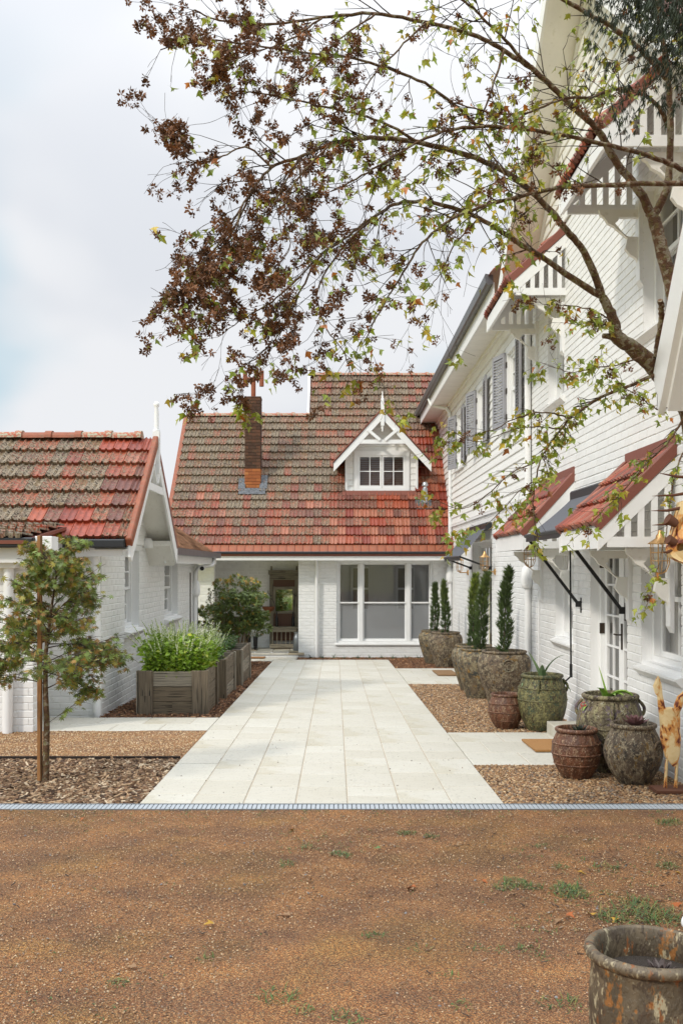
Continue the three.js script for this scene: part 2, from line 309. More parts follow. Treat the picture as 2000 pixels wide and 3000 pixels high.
function tileGeo(cx, cy, Wd, Ln) {
  const g = new G(), sec = [[0, .0], [.005, .02], [.05, .034], [.12, .034], [.19, .010], [.43, .006], [.48, .030], [.55, .030], [.6, .006], [.87, .008], [.92, .024], [.98, .022], [.985, .0]];
  const uv = (x, y) => [(cx + .06 + .86 * x / 1.05) / 8, (cy + .04 + .92 * y) / 4];
  const top = (s, y) => [s[0] * Wd, y * Ln, s[1] + .058 * (1 - y)], nrm = [];
  sec.forEach((s, i) => { const a = sec[Math.max(0, i - 1)], b = sec[Math.min(sec.length - 1, i + 1)], dx = (b[0] - a[0]) * Wd, dz = b[1] - a[1], l = Math.hypot(dx, dz); nrm.push([-dz / l, 0, dx / l]); });
  for (let i = 0; i < sec.length - 1; i++) {
    const a = sec[i], b = sec[i + 1];
    g.quad(top(a, 0), top(b, 0), top(b, 1), top(a, 1), uv(a[0], 0), uv(b[0], 0), uv(b[0], 1), uv(a[0], 1), nrm[i], nrm[i + 1], nrm[i + 1], nrm[i]);
    const lo = s => [s[0] * Wd, .004, s[1] + .006];
    g.quad(lo(a), lo(b), top(b, 0), top(a, 0), uv(a[0], 0), uv(b[0], 0), uv(b[0], .05), uv(a[0], .05));
  }
  return g.geo();
}
const tileGeos = []; for (let cy = 0; cy < 4; cy++) for (let cx = 0; cx < 8; cx++) tileGeos.push(tileGeo(cx, cy, .205, .4));
function slope(o, u, v) { const U = V(...u).normalize(), W = V(...v).normalize(), N = new THREE.Vector3().crossVectors(U, W); return (a, b, c) => [o[0] + U.x * a + W.x * b + N.x * c, o[1] + U.y * a + W.y * b + N.y * c, o[2] + U.z * a + W.z * b + N.z * c]; }
function tiles(parent, f, a0, a1, b0, rows, gauge, level, skip = () => false, limit = 300, w = .205) {
  const list = [];
  for (let r = 0; r < rows; r++) for (let a = a0; a < a1 - .05; a += w) {
    const b = b0 + r * gauge, c = f(a + w / 2, b + gauge / 2, 0); if (skip(c, a, b)) continue;
    const sc = Math.min(1, (a1 - a) / w);
    const lv = clamp(Math.round(level(c, a - a0, r) + rr(-.8, .8)), 0, 3);
    const m = basis(f, a, b + rr(-.006, .006), rr(-.002, .004), (w / .205) * sc, 1, 1);
    m.multiply(new THREE.Matrix4().makeRotationZ(rr(-.012, .012)));
    list.push({ m, g: lv * 8 + Math.floor(rnd() * 8), k: 0 });
  }
  pieces(parent, 'tile', list, tileGeos, [tileMat], limit);
}
const terraTex = tex(512, 256, (u, v) => { const n = fbm(u, v, 12, 5, 101), d = sstep(.58, .75, fbm(u, v, 24, 4, 103)); return mix3([126 + 34 * n, 66 + 24 * n, 40 + 18 * n], [120, 96, 74], d * .45); });
const terracotta = M(0xffffff, .6, { map: terraTex, bumpMap: paintBump, bumpScale: .003 });
const terraRed = M(new THREE.Color().setRGB(.21, .068, .045), .6, { bumpMap: paintBump, bumpScale: .003 });
const ridgeGeo = (() => { const g = new G(), sec = []; for (let i = 0; i <= 8; i++) { const t = Math.PI * (.02 + .96 * i / 8); sec.push([Math.cos(t) * .11, Math.sin(t) * .1]); }
  for (let i = 0; i < 8; i++) { const A = sec[i], B = sec[i + 1]; g.quad([0, A[1], A[0]], [.4, A[1], A[0]], [.4, B[1], B[0]], [0, B[1], B[0]]); g.quad([.36, A[1] * 1.22, A[0] * 1.22], [.46, A[1] * 1.22, A[0] * 1.22], [.46, B[1] * 1.22, B[0] * 1.22], [.36, B[1] * 1.22, B[0] * 1.22]); g.quad([.36, A[1], A[0]], [.36, B[1], B[0]], [.36, B[1] * 1.22, B[0] * 1.22], [.36, A[1] * 1.22, A[0] * 1.22]); g.quad([.46, 0, 0], [.46, 0, 0], [.46, B[1] * 1.22, B[0] * 1.22], [.46, A[1] * 1.22, A[0] * 1.22]); }
  return g.geo(); })();
const ridgeOld = M(0xffffff, .9, { map: tex(256, 256, (u, v) => { const l = sstep(.35, .6, fbm(u, v, 20, 4, 111)); return mix3([166, 92, 72], mix3([140, 134, 112], [190, 184, 164], fbm(u, v, 40, 3, 113)), l); }, true, [2, 2]) });
function ridge(parent, x0, x1, y, z, mats) { const list = []; for (let x = x0; x < x1; x += .44) list.push({ m: TR([x, y - .035 + rr(-.006, .006), z], [0, rr(-.01, .01), 0], 1), k: mats.length > 1 ? Math.floor(rnd() * mats.length) : 0 }); pieces(parent, 'ridge_tile', list, [ridgeGeo], mats); }

// ------------------------------------------------------------------ windows, pipes
function room(parent, f, a0, a1, b0, b1, c0, depth, mat, name = 'room') {
  const g = new G(), A = (a, b, c) => f(a, b, c), d = c0 - depth;
  g.quad(A(a0, b0, d), A(a1, b0, d), A(a1, b1, d), A(a0, b1, d)); g.quad(A(a0, b0, c0), A(a0, b0, d), A(a0, b1, d), A(a0, b1, c0)); g.quad(A(a1, b0, d), A(a1, b0, c0), A(a1, b1, c0), A(a1, b1, d));
  g.quad(A(a0, b0, c0), A(a1, b0, c0), A(a1, b0, d), A(a0, b0, d)); g.quad(A(a0, b1, d), A(a1, b1, d), A(a1, b1, c0), A(a0, b1, c0));
  return part(parent, name, g, mat);
}
function leaf(parent, f, a0, a1, b0, b1, c, cols, rows, st = .045, bar = .02, bot = st, mat = trim, name = 'sash', gl = glass) { // a glazed sash or door leaf
  const g = new G(), t = .035;
  g.box(f, a0, a0 + st, b0, b1, c, c + t, .004).box(f, a1 - st, a1, b0, b1, c, c + t, .004);
  g.box(f, a0 + st, a1 - st, b0, b0 + bot, c, c + t - .001).box(f, a0 + st, a1 - st, b1 - st, b1, c, c + t - .001);
  const w = (a1 - a0 - 2 * st), h = (b1 - b0 - st - bot);
  for (let i = 1; i < cols; i++) { const x = a0 + st + w * i / cols; g.box(f, x - bar / 2, x + bar / 2, b0 + bot, b1 - st, c + .006, c + t - .004); }
  for (let j = 1; j < rows; j++) { const y = b0 + bot + h * j / rows; g.box(f, a0 + st, a1 - st, y - bar / 2, y + bar / 2, c + .007, c + t - .003); }
  part(parent, name, g, mat);
  for (let i = 0; i < cols; i++) for (let j = 0; j < rows; j++) {
    const x0 = a0 + st + w * i / cols, x1 = a0 + st + w * (i + 1) / cols, y0 = b0 + bot + h * j / rows, y1 = b0 + bot + h * (j + 1) / rows, cc = c + .014, tl = rr(-.0016, .0016), t2 = rr(-.0016, .0016);
    part(parent, 'pane', new G().quad(f(x0, y0, cc + tl), f(x1, y0, cc - t2), f(x1, y1, cc - tl), f(x0, y1, cc + t2)), gl);
  }
}
function sill(parent, f, a0, a1, b, rec, mat = white[1], out = .07, h = .13) {
  const fs = (p, q, r) => f(r, q, p);
  return part(parent, 'sill', new G().prism(fs, [[-rec, b], [out, b - .055], [out, b - .075], [out - .055, b - h], [-rec, b - h]], a0 - .06, a1 + .06), mat);
}
function sashWindow(house, f, a0, a1, b0, b1, o = {}) {
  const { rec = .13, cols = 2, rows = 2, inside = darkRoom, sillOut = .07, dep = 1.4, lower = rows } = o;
  const w = grp(house, 'window', o.label), k = .055, c = -rec;
  const g = new G().box(f, a0, a0 + k, b0, b1, c - .08, c + .03, .004).box(f, a1 - k, a1, b0, b1, c - .08, c + .03, .004).box(f, a0 + k, a1 - k, b1 - k, b1, c - .08, c + .029).box(f, a0 + k, a1 - k, b0, b0 + k, c - .08, c + .029);
  part(w, 'window_frame', g, trim);
  const bm = (b0 + b1) / 2;
  leaf(w, f, a0 + k, a1 - k, bm - .02, b1 - k, c - .03, cols, rows); leaf(w, f, a0 + k, a1 - k, b0 + k, bm + .02, c - .07, cols, lower);
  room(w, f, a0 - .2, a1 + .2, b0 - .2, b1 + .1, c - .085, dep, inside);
  if (o.curtain) for (const s of [0, 1]) { const q = new G(), n = 14, wd = (a1 - a0) * .3, x0 = s ? a1 - wd : a0; for (let i = 0; i < n; i++) { const A = x0 + wd * i / n, B = x0 + wd * (i + 1) / n, ca = c - .16 + .02 * Math.sin(i * 1.9), cb = c - .16 + .02 * Math.sin((i + 1) * 1.9); q.quad(f(A, b0, ca), f(B, b0, cb), f(B, b1, cb), f(A, b1, ca)); } part(w, 'curtain', q, curtain); }
  if (sillOut) sill(w, f, a0, a1, b0, rec, o.sillMat || white[1], sillOut);
  return w;
}
function pipe(parent, name, pts, r, mat = trim, sides = 14) { return part(parent, name, new G().tube(pts, r, sides), mat); }
function rainHead(parent, x, y, z, h) {                // rounded white diverter box on a downpipe
  return part(parent, 'rain_diverter', new G().lathe([[.05, 0], [.075, .012], [.092, .07], [.095, h * .5], [.08, h - .05], [.055, h]], [x, y, z], 20), trim);
}

// ------------------------------------------------------------------ ground, path, beds
const PX0 = -1.50, PX1 = 1.29, D0 = 7.34, D1 = 7.52;    // path edges, drain
function flat(x0, x1, Z0, Z1, dy, n = 1, bump = 0, s = 5, tone = null) {
  const g = new G(), m = Math.max(1, Math.round(n * (Z1 - Z0) / Math.max(.2, x1 - x0))), nx = n;
  const h = (x, Z) => gy(Z) + dy + (bump ? bump * (fbm(x / 16 + .5, Z / 32 + .5, 16, 4, s) - .5) * 2 : 0);
  const q = (i, j) => { const x = lerp(x0, x1, i / nx), Z = lerp(Z0, Z1, j / m); return [x, h(x, Z), -Z]; };
  const uv = p => [p[0], p[2]];
  for (let i = 0; i < nx; i++) for (let j = 0; j < m; j++) { const a = q(i, j), b = q(i + 1, j), c = q(i + 1, j + 1), d = q(i, j + 1); const e = .05; const N = p => { const hx = h(p[0] + e, -p[2]) - h(p[0] - e, -p[2]), hz = h(p[0], -p[2] - e) - h(p[0], -p[2] + e), v = [-hx / (2 * e), 1, -hz / (2 * e)], l = Math.hypot(...v); return v.map(t => t / l); }; g.quad(a, b, c, d, uv(a), uv(b), uv(c), uv(d), N(a), N(b), N(c), N(d)); if (tone) for (const p of [a, b, c, a, c, d]) g.c.push(...tone(p[0], -p[2])); }
  return g;
}
const speck = (cols, cell, s, tone) => tex(1024, 1024, (u, v) => { // crushed stone: small grains, each its own tone
  const x = u * cell, y = v * cell, xi = Math.floor(x), yi = Math.floor(y); let best = 9, id = 0;
  for (let i = -1; i <= 1; i++) for (let j = -1; j <= 1; j++) { const a = ((xi + i) % cell + cell) % cell, b = ((yi + j) % cell + cell) % cell, dx = xi + i + hash(a, b, s) - x, dy = yi + j + hash(a, b, s + 1) - y, d = dx * dx + dy * dy; if (d < best) { best = d; id = hash(a, b, s + 2); } }
  const p = Math.floor(id * cols.length), c = cols[p], l = fbm(u, v, 6, 5, s + 5), k = (.8 + .28 * hash(p, Math.floor(id * 999), s)) * (1 - .35 * sstep(.25, .65, Math.sqrt(best))) ;
  return c.map((q, i) => q * k * lerp(1 - tone, 1 + tone, l) * (i === 2 ? lerp(1.08, .9, l) : 1));
});
const grit = speck([[164, 118, 82], [176, 132, 94], [144, 100, 70], [186, 146, 110], [130, 92, 66], [168, 122, 86], [192, 160, 126], [128, 108, 92]], 240, 200, .22); grit.repeat.set(.72, .72);
const gritBump = tex(512, 512, (u, v) => .5 * vnoise(u * 160, v * 160, 160, 3) + .35 * vnoise(u * 80, v * 80, 80, 5) + .3 * fbm(u, v, 8, 4, 7), false, [1.1, 1.1]);
const gritMat = M(0xffffff, .95, { map: grit, bumpMap: gritBump, bumpScale: .012 });
gritMat.color.setRGB(.88, .745, .56); gritMat.vertexColors = true;
const fineMat = M(0xffffff, .95, { map: grit, bumpMap: gritBump, bumpScale: .010 }); fineMat.color.setRGB(1, .92, .78);
const earthMat = M(new THREE.Color().setRGB(.085, .05, .03), 1, { bumpMap: gritBump, bumpScale: .01 });
const fieldMat = M(0xffffff, 1, { map: tex(256, 256, (u, v) => mix3([120, 128, 52], [186, 164, 84], fbm(u, v, 12, 5, 33)), true, [.06, .06]) });

const ground = struct('ground', 'dry pasture and earth under and around the courtyard');
part(ground, 'field', new G().quad([-300, gy(-400) - .2, 400], [300, gy(-400) - .2, 400], [300, gy(400) - .2, -400], [-300, gy(400) - .2, -400], [-300, 0], [300, 0], [300, 800], [-300, 800]), fieldMat);
const court = struct('gravel_court', 'brown decomposed granite court in front of the drain');
part(court, 'gravel_sheet', flat(-7, 6.5, -6, D0, 0, 150, .014, 5, (x, Z) => { const a = fbm(x / 16 + .5, Z / 16 + .5, 16, 4, 91), b = fbm(x / 16 + .2, Z / 16 + .7, 48, 4, 95), k = lerp(.80, 1.10, clamp(1.5 * (.5 * a + .5 * b) - .25)), m = sstep(.56, .68, fbm(x / 16, Z / 16, 32, 4, 97)); return [k * (1 - .06 * m), k, k * (1 - .12 * m)]; }), gritMat);
const granite = struct('granite_strip', 'orange granite strip between mulch bed and side paving');
part(granite, 'granite_sheet', flat(-7, PX0, 9.64, 11.62, -.004, 60, .008, 9), fineMat);
const mulch = struct('mulch_bed', 'wood chip mulch bed around the young maple');
part(mulch, 'earth', flat(-7, PX0, D1, 9.64, -.03, 40, .016, 13), earthMat);
const bedL = struct('planter_bed', 'brown bark bed under the timber planters');
part(bedL, 'earth', flat(-3.12, PX0, 12.9, 23.6, -.03, 12, .012, 15), earthMat);
const bedR = struct('gravel_bed', 'tan pebble bed on the right between drain and door path');
part(bedR, 'earth', flat(PX1, 2.95, D1, 9.28, -.03, 12, .01, 17), earthMat);
const bedR2 = struct('gravel_bed', 'tan pebble bed on the right under the row of urns');
part(bedR2, 'earth', flat(PX1, 2.95, 11.5, 17.6, -.03, 12, .01, 18), earthMat);
const bedB = struct('bark_bed', 'narrow bark bed along the rear wall');
part(bedB, 'earth', flat(-.95, 2.95, 21.4, 25.15, -.03, 12, .008, 19), earthMat);

// limestone pavers
const paveTex = tex(1024, 1024, (u, v) => { const a = fbm(u, v, 6, 5, 141), b = fbm(u * .25, v, 64, 4, 143), g = fbm(u, v, 200, 2, 145), pit = sstep(.72, .8, vnoise(u * 150, v * 60, 150, 146)); let c = mix3([222, 217, 202], [238, 235, 226], clamp(.45 * a + .55 * b + .25 * (g - .5))); c = mix3(c, [212, 204, 182], .5 * sstep(.56, .7, fbm(u, v, 5, 4, 151))); return c.map(q => q * (1 - .05 * pit)); }, true, [.55, .55]);
const paveBump = tex(512, 512, (u, v) => .6 * fbm(u, v, 12, 5, 147) + .3 * fbm(u, v, 128, 2, 149), false, [.55, .55]);
const paveMats = [[.67, .66, .64], [.64, .63, .605], [.685, .68, .665], [.655, .645, .625], [.635, .62, .59]].map(c => M(new THREE.Color().setRGB(...c), .7, { map: paveTex, bumpMap: paveBump, bumpScale: .0022 }));
const paverGeo = [0, 1, 2, 3].map(k => { const g = new G(), e = .004, uo = k * .63, vo = k * .41; const x = .5; const f = (a, c, b) => [a, b, c]; const t = 1, ex = .012, ey = .009;
  const o = [[-x, -x], [x, -x], [x, x], [-x, x]], i = [[-x + ex, -x + ey], [x - ex, -x + ey], [x - ex, x - ey], [-x + ex, x - ey]], uv = q => [uo + q[0] * .4, vo + q[1] * .55];
  g.quad(...i.map(q => f(...q, 0)), ...i.map(uv)); for (let n = 0; n < 4; n++) { const m = (n + 1) % 4; g.quad(f(...o[n], -.12), f(...o[m], -.12), f(...i[m], 0), f(...i[n], 0), uv(o[n]), uv(o[m]), uv(i[m]), uv(i[n])); g.quad(f(...o[n], -1), f(...o[m], -1), f(...o[m], -.12), f(...o[n], -.12), uv(o[n]), uv(o[m]), uv(o[m]), uv(o[n])); } return g.geo(); });
const tilt = -Math.atan(FALL), tint = (r, g, b) => new THREE.Color().setRGB(r, g, b);
function paver(x0, x1, Z0, Z1, dy = 0) { const z = (Z0 + Z1) / 2, j = .003, jz = .010; return { m: TR([(x0 + x1) / 2, gy(z) + dy + rr(-.001, .001), -z], [tilt + rr(-.0008, .0008), 0, rr(-.0015, .0015)], [x1 - x0 - 2 * j, .04, Z1 - Z0 - 2 * jz]), g: Math.floor(rnd() * 4), k: Math.floor(rnd() * 5), s: (x1 - x0) * (Z1 - Z0) / Z0 }; }
const jointMat = M(new THREE.Color().setRGB(.44, .36, .27), 1);
const path = struct('path', 'pale limestone path leading to the rear house');
part(path, 'joint_bed', flat(PX0 + .004, PX1 - .004, D1 + .004, 24.1, -.006, 2), jointMat);
{
  const list = [], cw = (PX1 - PX0) / 7;
  for (let c = 0; c < 7; c++) { let Z = D1 + .002; while (Z < 23.85) { let L = pick([.4, .55, .6, .6, .8, .45]); if (Z === D1 + .002) L = [.42, .36, .72, .66, .31, .55, .7][c]; const e = Z + L > 23.6 ? 24.1 : Z + L; list.push(paver(PX0 + c * cw, PX0 + (c + 1) * cw, Z, e)); Z = e; if (e === 24.1) break; } }
  pieces(path, 'paver', list, paverGeo, paveMats, 300);
}
function sidePath(name, label, x0, x1, Z0, Z1, nx, nz, dy = -.004) {
  const s = struct(name, label), list = [], rw = (Z1 - Z0) / nz, w = (x1 - x0) / nx;
  part(s, 'joint_bed', flat(x0 + .003, x1 - .003, Z0 + .003, Z1 - .003, dy - .006, 2), jointMat);
  for (let j = 0; j < nz; j++) { const off = j % 2 ? w / 2 : 0; for (let x = x0 - off; x < x1 - .02; x += w) { const p = Math.max(x0, x), q = Math.min(x1, x + w); if (q - p > .03) list.push(paver(p, q, Z0 + j * rw, Z0 + (j + 1) * rw, dy)); } }
  pieces(s, 'paver', list, paverGeo, paveMats, 100); return s;
}
sidePath('side_path', 'limestone side path to the left outbuilding', -4.4, PX0 - .004, 11.58, 12.86, 5, 2);
sidePath('side_path', 'limestone side path to the glazed double doors', PX1 + .004, 2.93, 9.3, 11.48, 3, 3);
sidePath('side_path', 'far limestone side path to the awning door', PX1 + .004, 2.93, 17.62, 21.35, 3, 5);
sidePath('porch_path', 'limestone paving in front of the rear porch', -3.6, -.96, 24.14, 25.06, 6, 2, -.002);
// left stub of the paving beside the path end
sidePath('porch_path', 'limestone paving left of the path end', -3.0, PX0 - .004, 23.62, 24.12, 4, 1, -.003);

// channel drain
{
  const d = thing('channel_drain', 'galvanised steel grate drain across the court', 'drain', [0, gy(7.43), -7.43]), g = new G(), y = gy(7.43) + .002;
  const f = (a, b, c) => [a, y + b, -7.43 - c];
  part(d, 'frame', new G().box(f, -5, 5, -.05, .004, -.09, -.078).box(f, -5, 5, -.05, .004, .078, .09), galv);
  for (let a = -3; a < 3.4; a += .034) { g.box(f, a, a + .027, -.018, 0, -.077, .077); }
  const grateMat = M(tint(.46, .50, .54), .45, { metalness: .3 }); const b = part(d, 'grate_bars', g, grateMat); b.userData.kind = 'stuff';
  part(d, 'crossbars', new G().box(f, -5, 5, -.02, -.003, -.03, -.022).box(f, -5, 5, -.02, -.003, .022, .03), galv);
  part(d, 'trough', new G().quad([-5, y - .022, -7.34], [5, y - .022, -7.34], [5, y - .022, -7.52], [-5, y - .022, -7.52]), galv);
}
{ const e = thing('garden_edging', 'black steel edging between the mulch and the granite strip', 'edging', [-4, gy(9.64), -9.64]);
  part(e, 'edging_strip', new G().box((a, b, c) => [a, gy(9.64) + b, -9.64 + c], -7, PX0 - .005, -.06, .02, -.008, .008), M(new THREE.Color().setRGB(.02, .012, .009), .8)); }
// ------------------------------------------------------------------ the two-storey house on the right
const RX = 2.94, fR = wallRight(RX);
{
  const house = thing('two_storey_house', 'tall white painted brick and weatherboard house along the right side', 'house', [RX, gy(15), -15]);
  const W1 = [12.73, 13.68, 3.86, 5.2], W2 = [8.3, 9.46, 3.86, 5.2], W3 = [12.27, 13.24, .70, 1.92], W4 = [8.42, 9.52, .71, 1.92], D = [9.98, 11.42, -.17, 1.9], D2 = [18.6, 21.25, gy(20) + .02, 2.14];
  const U1 = [15.84, 16.68, 3.98, 5.2], U2 = [19.3, 20.2, 3.98, 5.2], U3 = [22.62, 23.55, 3.98, 5.2];
  const zr = 11.25, gs = .78, eY = 5.62, zf = 14.86, zn = 7.64;      // gable ridge, slope, eaves, far and near end
  const wall = grp(house, 'wall');
  sheet([[zn, -.6], [25.6, -.85], [25.6, 2.66], [zf, 2.66], [zf, eY], [zr, eY + gs * (zf - zr)], [zn, eY]], [W1, W2, W3, W4, D, D2], fR, -.28, -.006, mortar, wall, 'mortar');
  bricks(wall, fR, zn, 25.1, -.7, 2.65, [W3, W4, D, D2], null, white, 300);
  const upper = grp(house, 'upper_wall');
  bricks(upper, fR, zn, zf, 2.656, 6.0, [W1, W2], b => [zn + Math.max(0, (b - eY) / gs), zf - Math.max(0, (b - eY) / gs)], white, 300);
  const bw = grp(house, 'boarded_wall');
  sheet([[zf + .02, 2.67], [29.5, 2.67], [29.5, 5.78], [zf + .02, 5.78]], [U1, U2, U3], fR, -.2, 0, boardMat[1], bw, 'sheathing');
  { const rows = []; for (let b = 2.68; b < 5.6; b += .158) rows.push([zf + .12, 29.4, b, .158]); boards(bw, fR, rows, [U1, U2, U3].map(q => [q[0] - .1, q[1] + .1, q[2] - .1, q[3] + .1]));
    part(bw, 'corner_board', new G().box(fR, zf + .02, zf + .118, 2.67, 5.7, 0, .034), trim);
    part(bw, 'base_flashing', new G().box(fR, zf + .02, 25.4, 2.628, 2.668, -.004, .036), trim); }
  const ga = grp(house, 'gable_cladding');
  { const rows = []; for (let b = 6.02; b < 8.2; b += .158) { const k = (b + .158 - eY) / gs; rows.push([zn + k, zf - k, b, .158]); } boards(ga, (a, b, c) => fR(a, b, c + .006), rows); }
  // eaves of the boarded wing
  const eave = grp(house, 'eave');
  part(eave, 'soffit', new G().box(fR, 15.25, 29.3, 5.735, 5.76, 0, .49), cream);
  part(eave, 'fascia', new G().box(fR, 15.25, 29.3, 5.71, 6.0, .49, .515), trim);
  part(eave, 'cornice', new G().box(fR, zf + .1, 29.3, 5.52, 5.735, .0, .05).box(fR, zf + .1, 29.3, 5.66, 5.735, .05, .10), cream);
  const gu = new G(), fg = (p, q, r) => fR(r, q, p);
  for (let z = 15.2; z < 29.3; z += .6) gu.prism(fg, [[.52, 5.97], [.52, 6.1], [.64, 6.12], [.655, 6.08], [.63, 5.98], [.6, 5.95]], z, z + .594);
  part(eave, 'gutter', gu, gutterGrey);
  part(eave, 'roof_slope', new G().prism(fg, [[.6, 6.08], [.55, 6.14], [-4, 9.6], [-4, 9.5]], 15.0, 29.4), terracotta);
  // gable: barge boards, soffits, roof
  const gb = grp(house, 'gable_roof'), bar = new G(), sof = new G(), rf = new G(), far = zf + .42, near = zn - .42;
  const top = [zr, eY + gs * (zf - zr) + .02], ft = [far, eY - gs * .42], nt = [near, eY - gs * .42];
  bar.prism(fR, [ft, top, [top[0], top[1] + .3], [ft[0], ft[1] + .3]], .45, .485).prism(fR, [nt, top, [top[0], top[1] + .3], [nt[0], nt[1] + .3]], .45, .485);
  part(gb, 'barge_board', bar, trim);
  sof.prism(fR, [ft, top, [top[0], top[1] + .03], [ft[0], ft[1] + .03]], 0, .45).prism(fR, [nt, top, [top[0], top[1] + .03], [nt[0], nt[1] + .03]], 0, .45);
  part(gb, 'soffit', sof, cream);
  rf.prism(fR, [[ft[0], ft[1] + .3], [top[0], top[1] + .3], [top[0], top[1] + .36], [ft[0] + .03, ft[1] + .34]], -4, .47).prism(fR, [[nt[0], nt[1] + .3], [top[0], top[1] + .3], [top[0], top[1] + .36], [nt[0] - .03, nt[1] + .34]], -4, .47);
  part(gb, 'roof_slope', rf, terraRed);
  part(gb, 'frieze', new G().prism(fR, [[zf, eY - .12], [zr, top[1] - .14], [zr, top[1] - .02], [zf, eY]], 0, .05).prism(fR, [[zn, eY - .12], [zr, top[1] - .14], [zr, top[1] - .02], [zn, eY]], 0, .05), trim);
  // windows
  sashWindow(house, fR, ...W1, { label: 'upper sash window under the far tiled hood' });
  sashWindow(house, fR, ...W2, { label: 'upper sash window behind the tree trunk' });
  sashWindow(house, fR, ...W3, { label: 'lower sash window beside the downpipe', curtain: true });
  sashWindow(house, fR, ...W4, { label: 'lower sash window beside the double doors', curtain: true, rows: 1 });
  for (const [k, U] of [U1, U2, U3].entries()) {
    const w = sashWindow(house, fR, ...U, { rec: .03, sillOut: 0, cols: 2, rows: 2, label: ['nearest', 'middle', 'farthest'][k] + ' window of the boarded wall' });
    const g = new G(), [a, b, c, d] = U;
    g.box(fR, a - .1, a, c - .02, d, 0, .045).box(fR, b, b + .1, c - .02, d, 0, .045).box(fR, a - .12, b + .12, d, d + .12, 0, .05).box(fR, a - .12, b + .12, c - .08, c - .022, 0, .075);
    part(w, 'architrave', g, trim);
    // louvred shutters: near one flat on the wall, far one standing off it
    for (const side of [0, 1]) {
      const ang = side ? .24 : .05, hz = side ? b + .1 : a - .1, sg = side ? 1 : -1, wd = .5;
      const f = (p, q, r) => { const z = hz + sg * (p * Math.cos(ang) + r * Math.sin(ang) * 0), cc = .055 + p * Math.sin(ang); return fR(z - sg * Math.sin(ang) * r * .0, q, cc + r * Math.cos(ang)); };
      const s = grp(house, 'shutter'), fr = new G();
      fr.box(f, 0, .055, c, d + .05, 0, .035).box(f, wd - .055, wd, c, d + .05, 0, .035).box(f, .055, wd - .055, c, c + .09, .002, .033).box(f, .055, wd - .055, d - .02, d + .05, .002, .033);
      part(s, 'shutter_frame', fr, shutterMat);
      const n = 22, h = (d - .02 - c - .09) / n;
      for (let i = 0; i < n; i++) { const y = c + .09 + i * h; part(s, 'slat', new G().prism((p, q, r) => f(r, q, p), [[.030, y], [.036, y + .006], [.006, y + h * 1.02], [0, y + h * .9]], .056, wd - .056), shutterMat); }
      if (side) for (const t of [.14, .5, .86]) part(s, 'hinge', new G().box(fR, b + .02, b + .11, lerp(c, d, t) - .045, lerp(c, d, t) + .045, .046, .06), brownMetal);
    }
  }
  // glazed double doors
  const dr = grp(house, 'double_door'); {
    const [a, b, c, d] = D, k = .06, rc = -.14;
    part(dr, 'door_frame', new G().box(fR, a, a + k, c, d, rc - .1, rc + .04, .004).box(fR, b - k, b, c, d, rc - .1, rc + .04, .004).box(fR, a + k, b - k, d - k, d, rc - .1, rc + .039), trim);
    const m = (a + b) / 2;
    leaf(dr, fR, a + k, m - .002, c + .01, d - k, rc - .04, 2, 5, .085, .022, .2, trim, 'door_leaf'); leaf(dr, fR, m + .002, b - k, c + .01, d - k, rc - .04, 2, 5, .085, .022, .2, trim, 'door_leaf');
    part(dr, 'handle', new G().box(fR, m - .06, m - .03, .72, 1.0, rc - .004, rc + .008).tube([fR(m - .045, .88, rc), fR(m - .045, .88, rc + .05), fR(m + .06, .88, rc + .055)], .009, 8), brownMetal);
    for (const y of [.1, .85, 1.6]) part(dr, 'hinge', new G().box(fR, b - k - .012, b - k + .012, y, y + .12, rc - .004, rc + .05), brownMetal);
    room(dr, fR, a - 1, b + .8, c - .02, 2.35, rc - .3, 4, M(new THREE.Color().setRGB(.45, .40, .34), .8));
  }
  part(house, 'door_step', new G().box(fR, 9.95, 11.45, gy(11.4) - .04, -.17, -.26, .5, .008), paveMats[1]);
  // far door under the awning
  const d2 = grp(house, 'far_door'); {
    const [a, b, c, d] = D2, k = .07, rc = -.16;
    part(d2, 'door_frame', new G().box(fR, a, a + k, c, d, rc - .1, rc + .04).box(fR, b - k, b, c, d, rc - .1, rc + .04).box(fR, a + k, b - k, d - k, d, rc - .1, rc + .039).box(fR, a + k, b - k, 1.5, 1.57, rc - .1, rc + .039), trim);
    const n = 3; for (let i = 0; i < n; i++) { const x = lerp(a + k, b - k, i / n), y = lerp(a + k, b - k, (i + 1) / n); leaf(d2, fR, x, y, 1.57, d - k, rc - .04, 2, 1, .05, .02, .05, trim, 'transom'); leaf(d2, fR, x, y, c, 1.5, rc - .04, 1, 1, .09, .02, .2, i === 0 ? blackMetal : trim, 'door_leaf'); }
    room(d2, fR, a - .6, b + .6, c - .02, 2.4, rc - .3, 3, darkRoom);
  }
  // tiled hoods over the windows
  function hood(label, z0, z1, yt, yl, out) {
    const h = grp(house, 'window_hood', label), L = Math.hypot(out, yt - yl), dir = [out / L, (yl - yt) / L];   // c, b per metre downslope
    const fs = (a, b, c) => { const o = fR(z0 + a, yl, out); const up = [-dir[0], -dir[1]]; return fR(z0 + a, yl + up[1] * b + (-up[0]) * c * 1, out + up[0] * b + up[1] * c); };
    const fT = (a, b, c) => fs(a, b, c);
    tiles(h, fT, .02, z1 - z0 - .02, -.02, Math.max(2, Math.round(L / .32)), L / Math.round(L / .32) - .004, () => -.2, () => false, 60);
    const deck = new G(); deck.box(fT, .0, z1 - z0, 0, L, -.03, .0); part(h, 'roof_deck', deck, trim);
    for (const [p, q] of [[-.02, .06], [z1 - z0 - .06, z1 - z0 + .02]]) part(h, 'verge_capping', new G().box(fT, p, q, -.03, L + .02, -.03, .062, .01), terraRed);
    part(h, 'wall_flashing', new G().box(fR, z0 - .01, z1 + .01, yt + .03, yt + .13, .0, .018), terraRed);
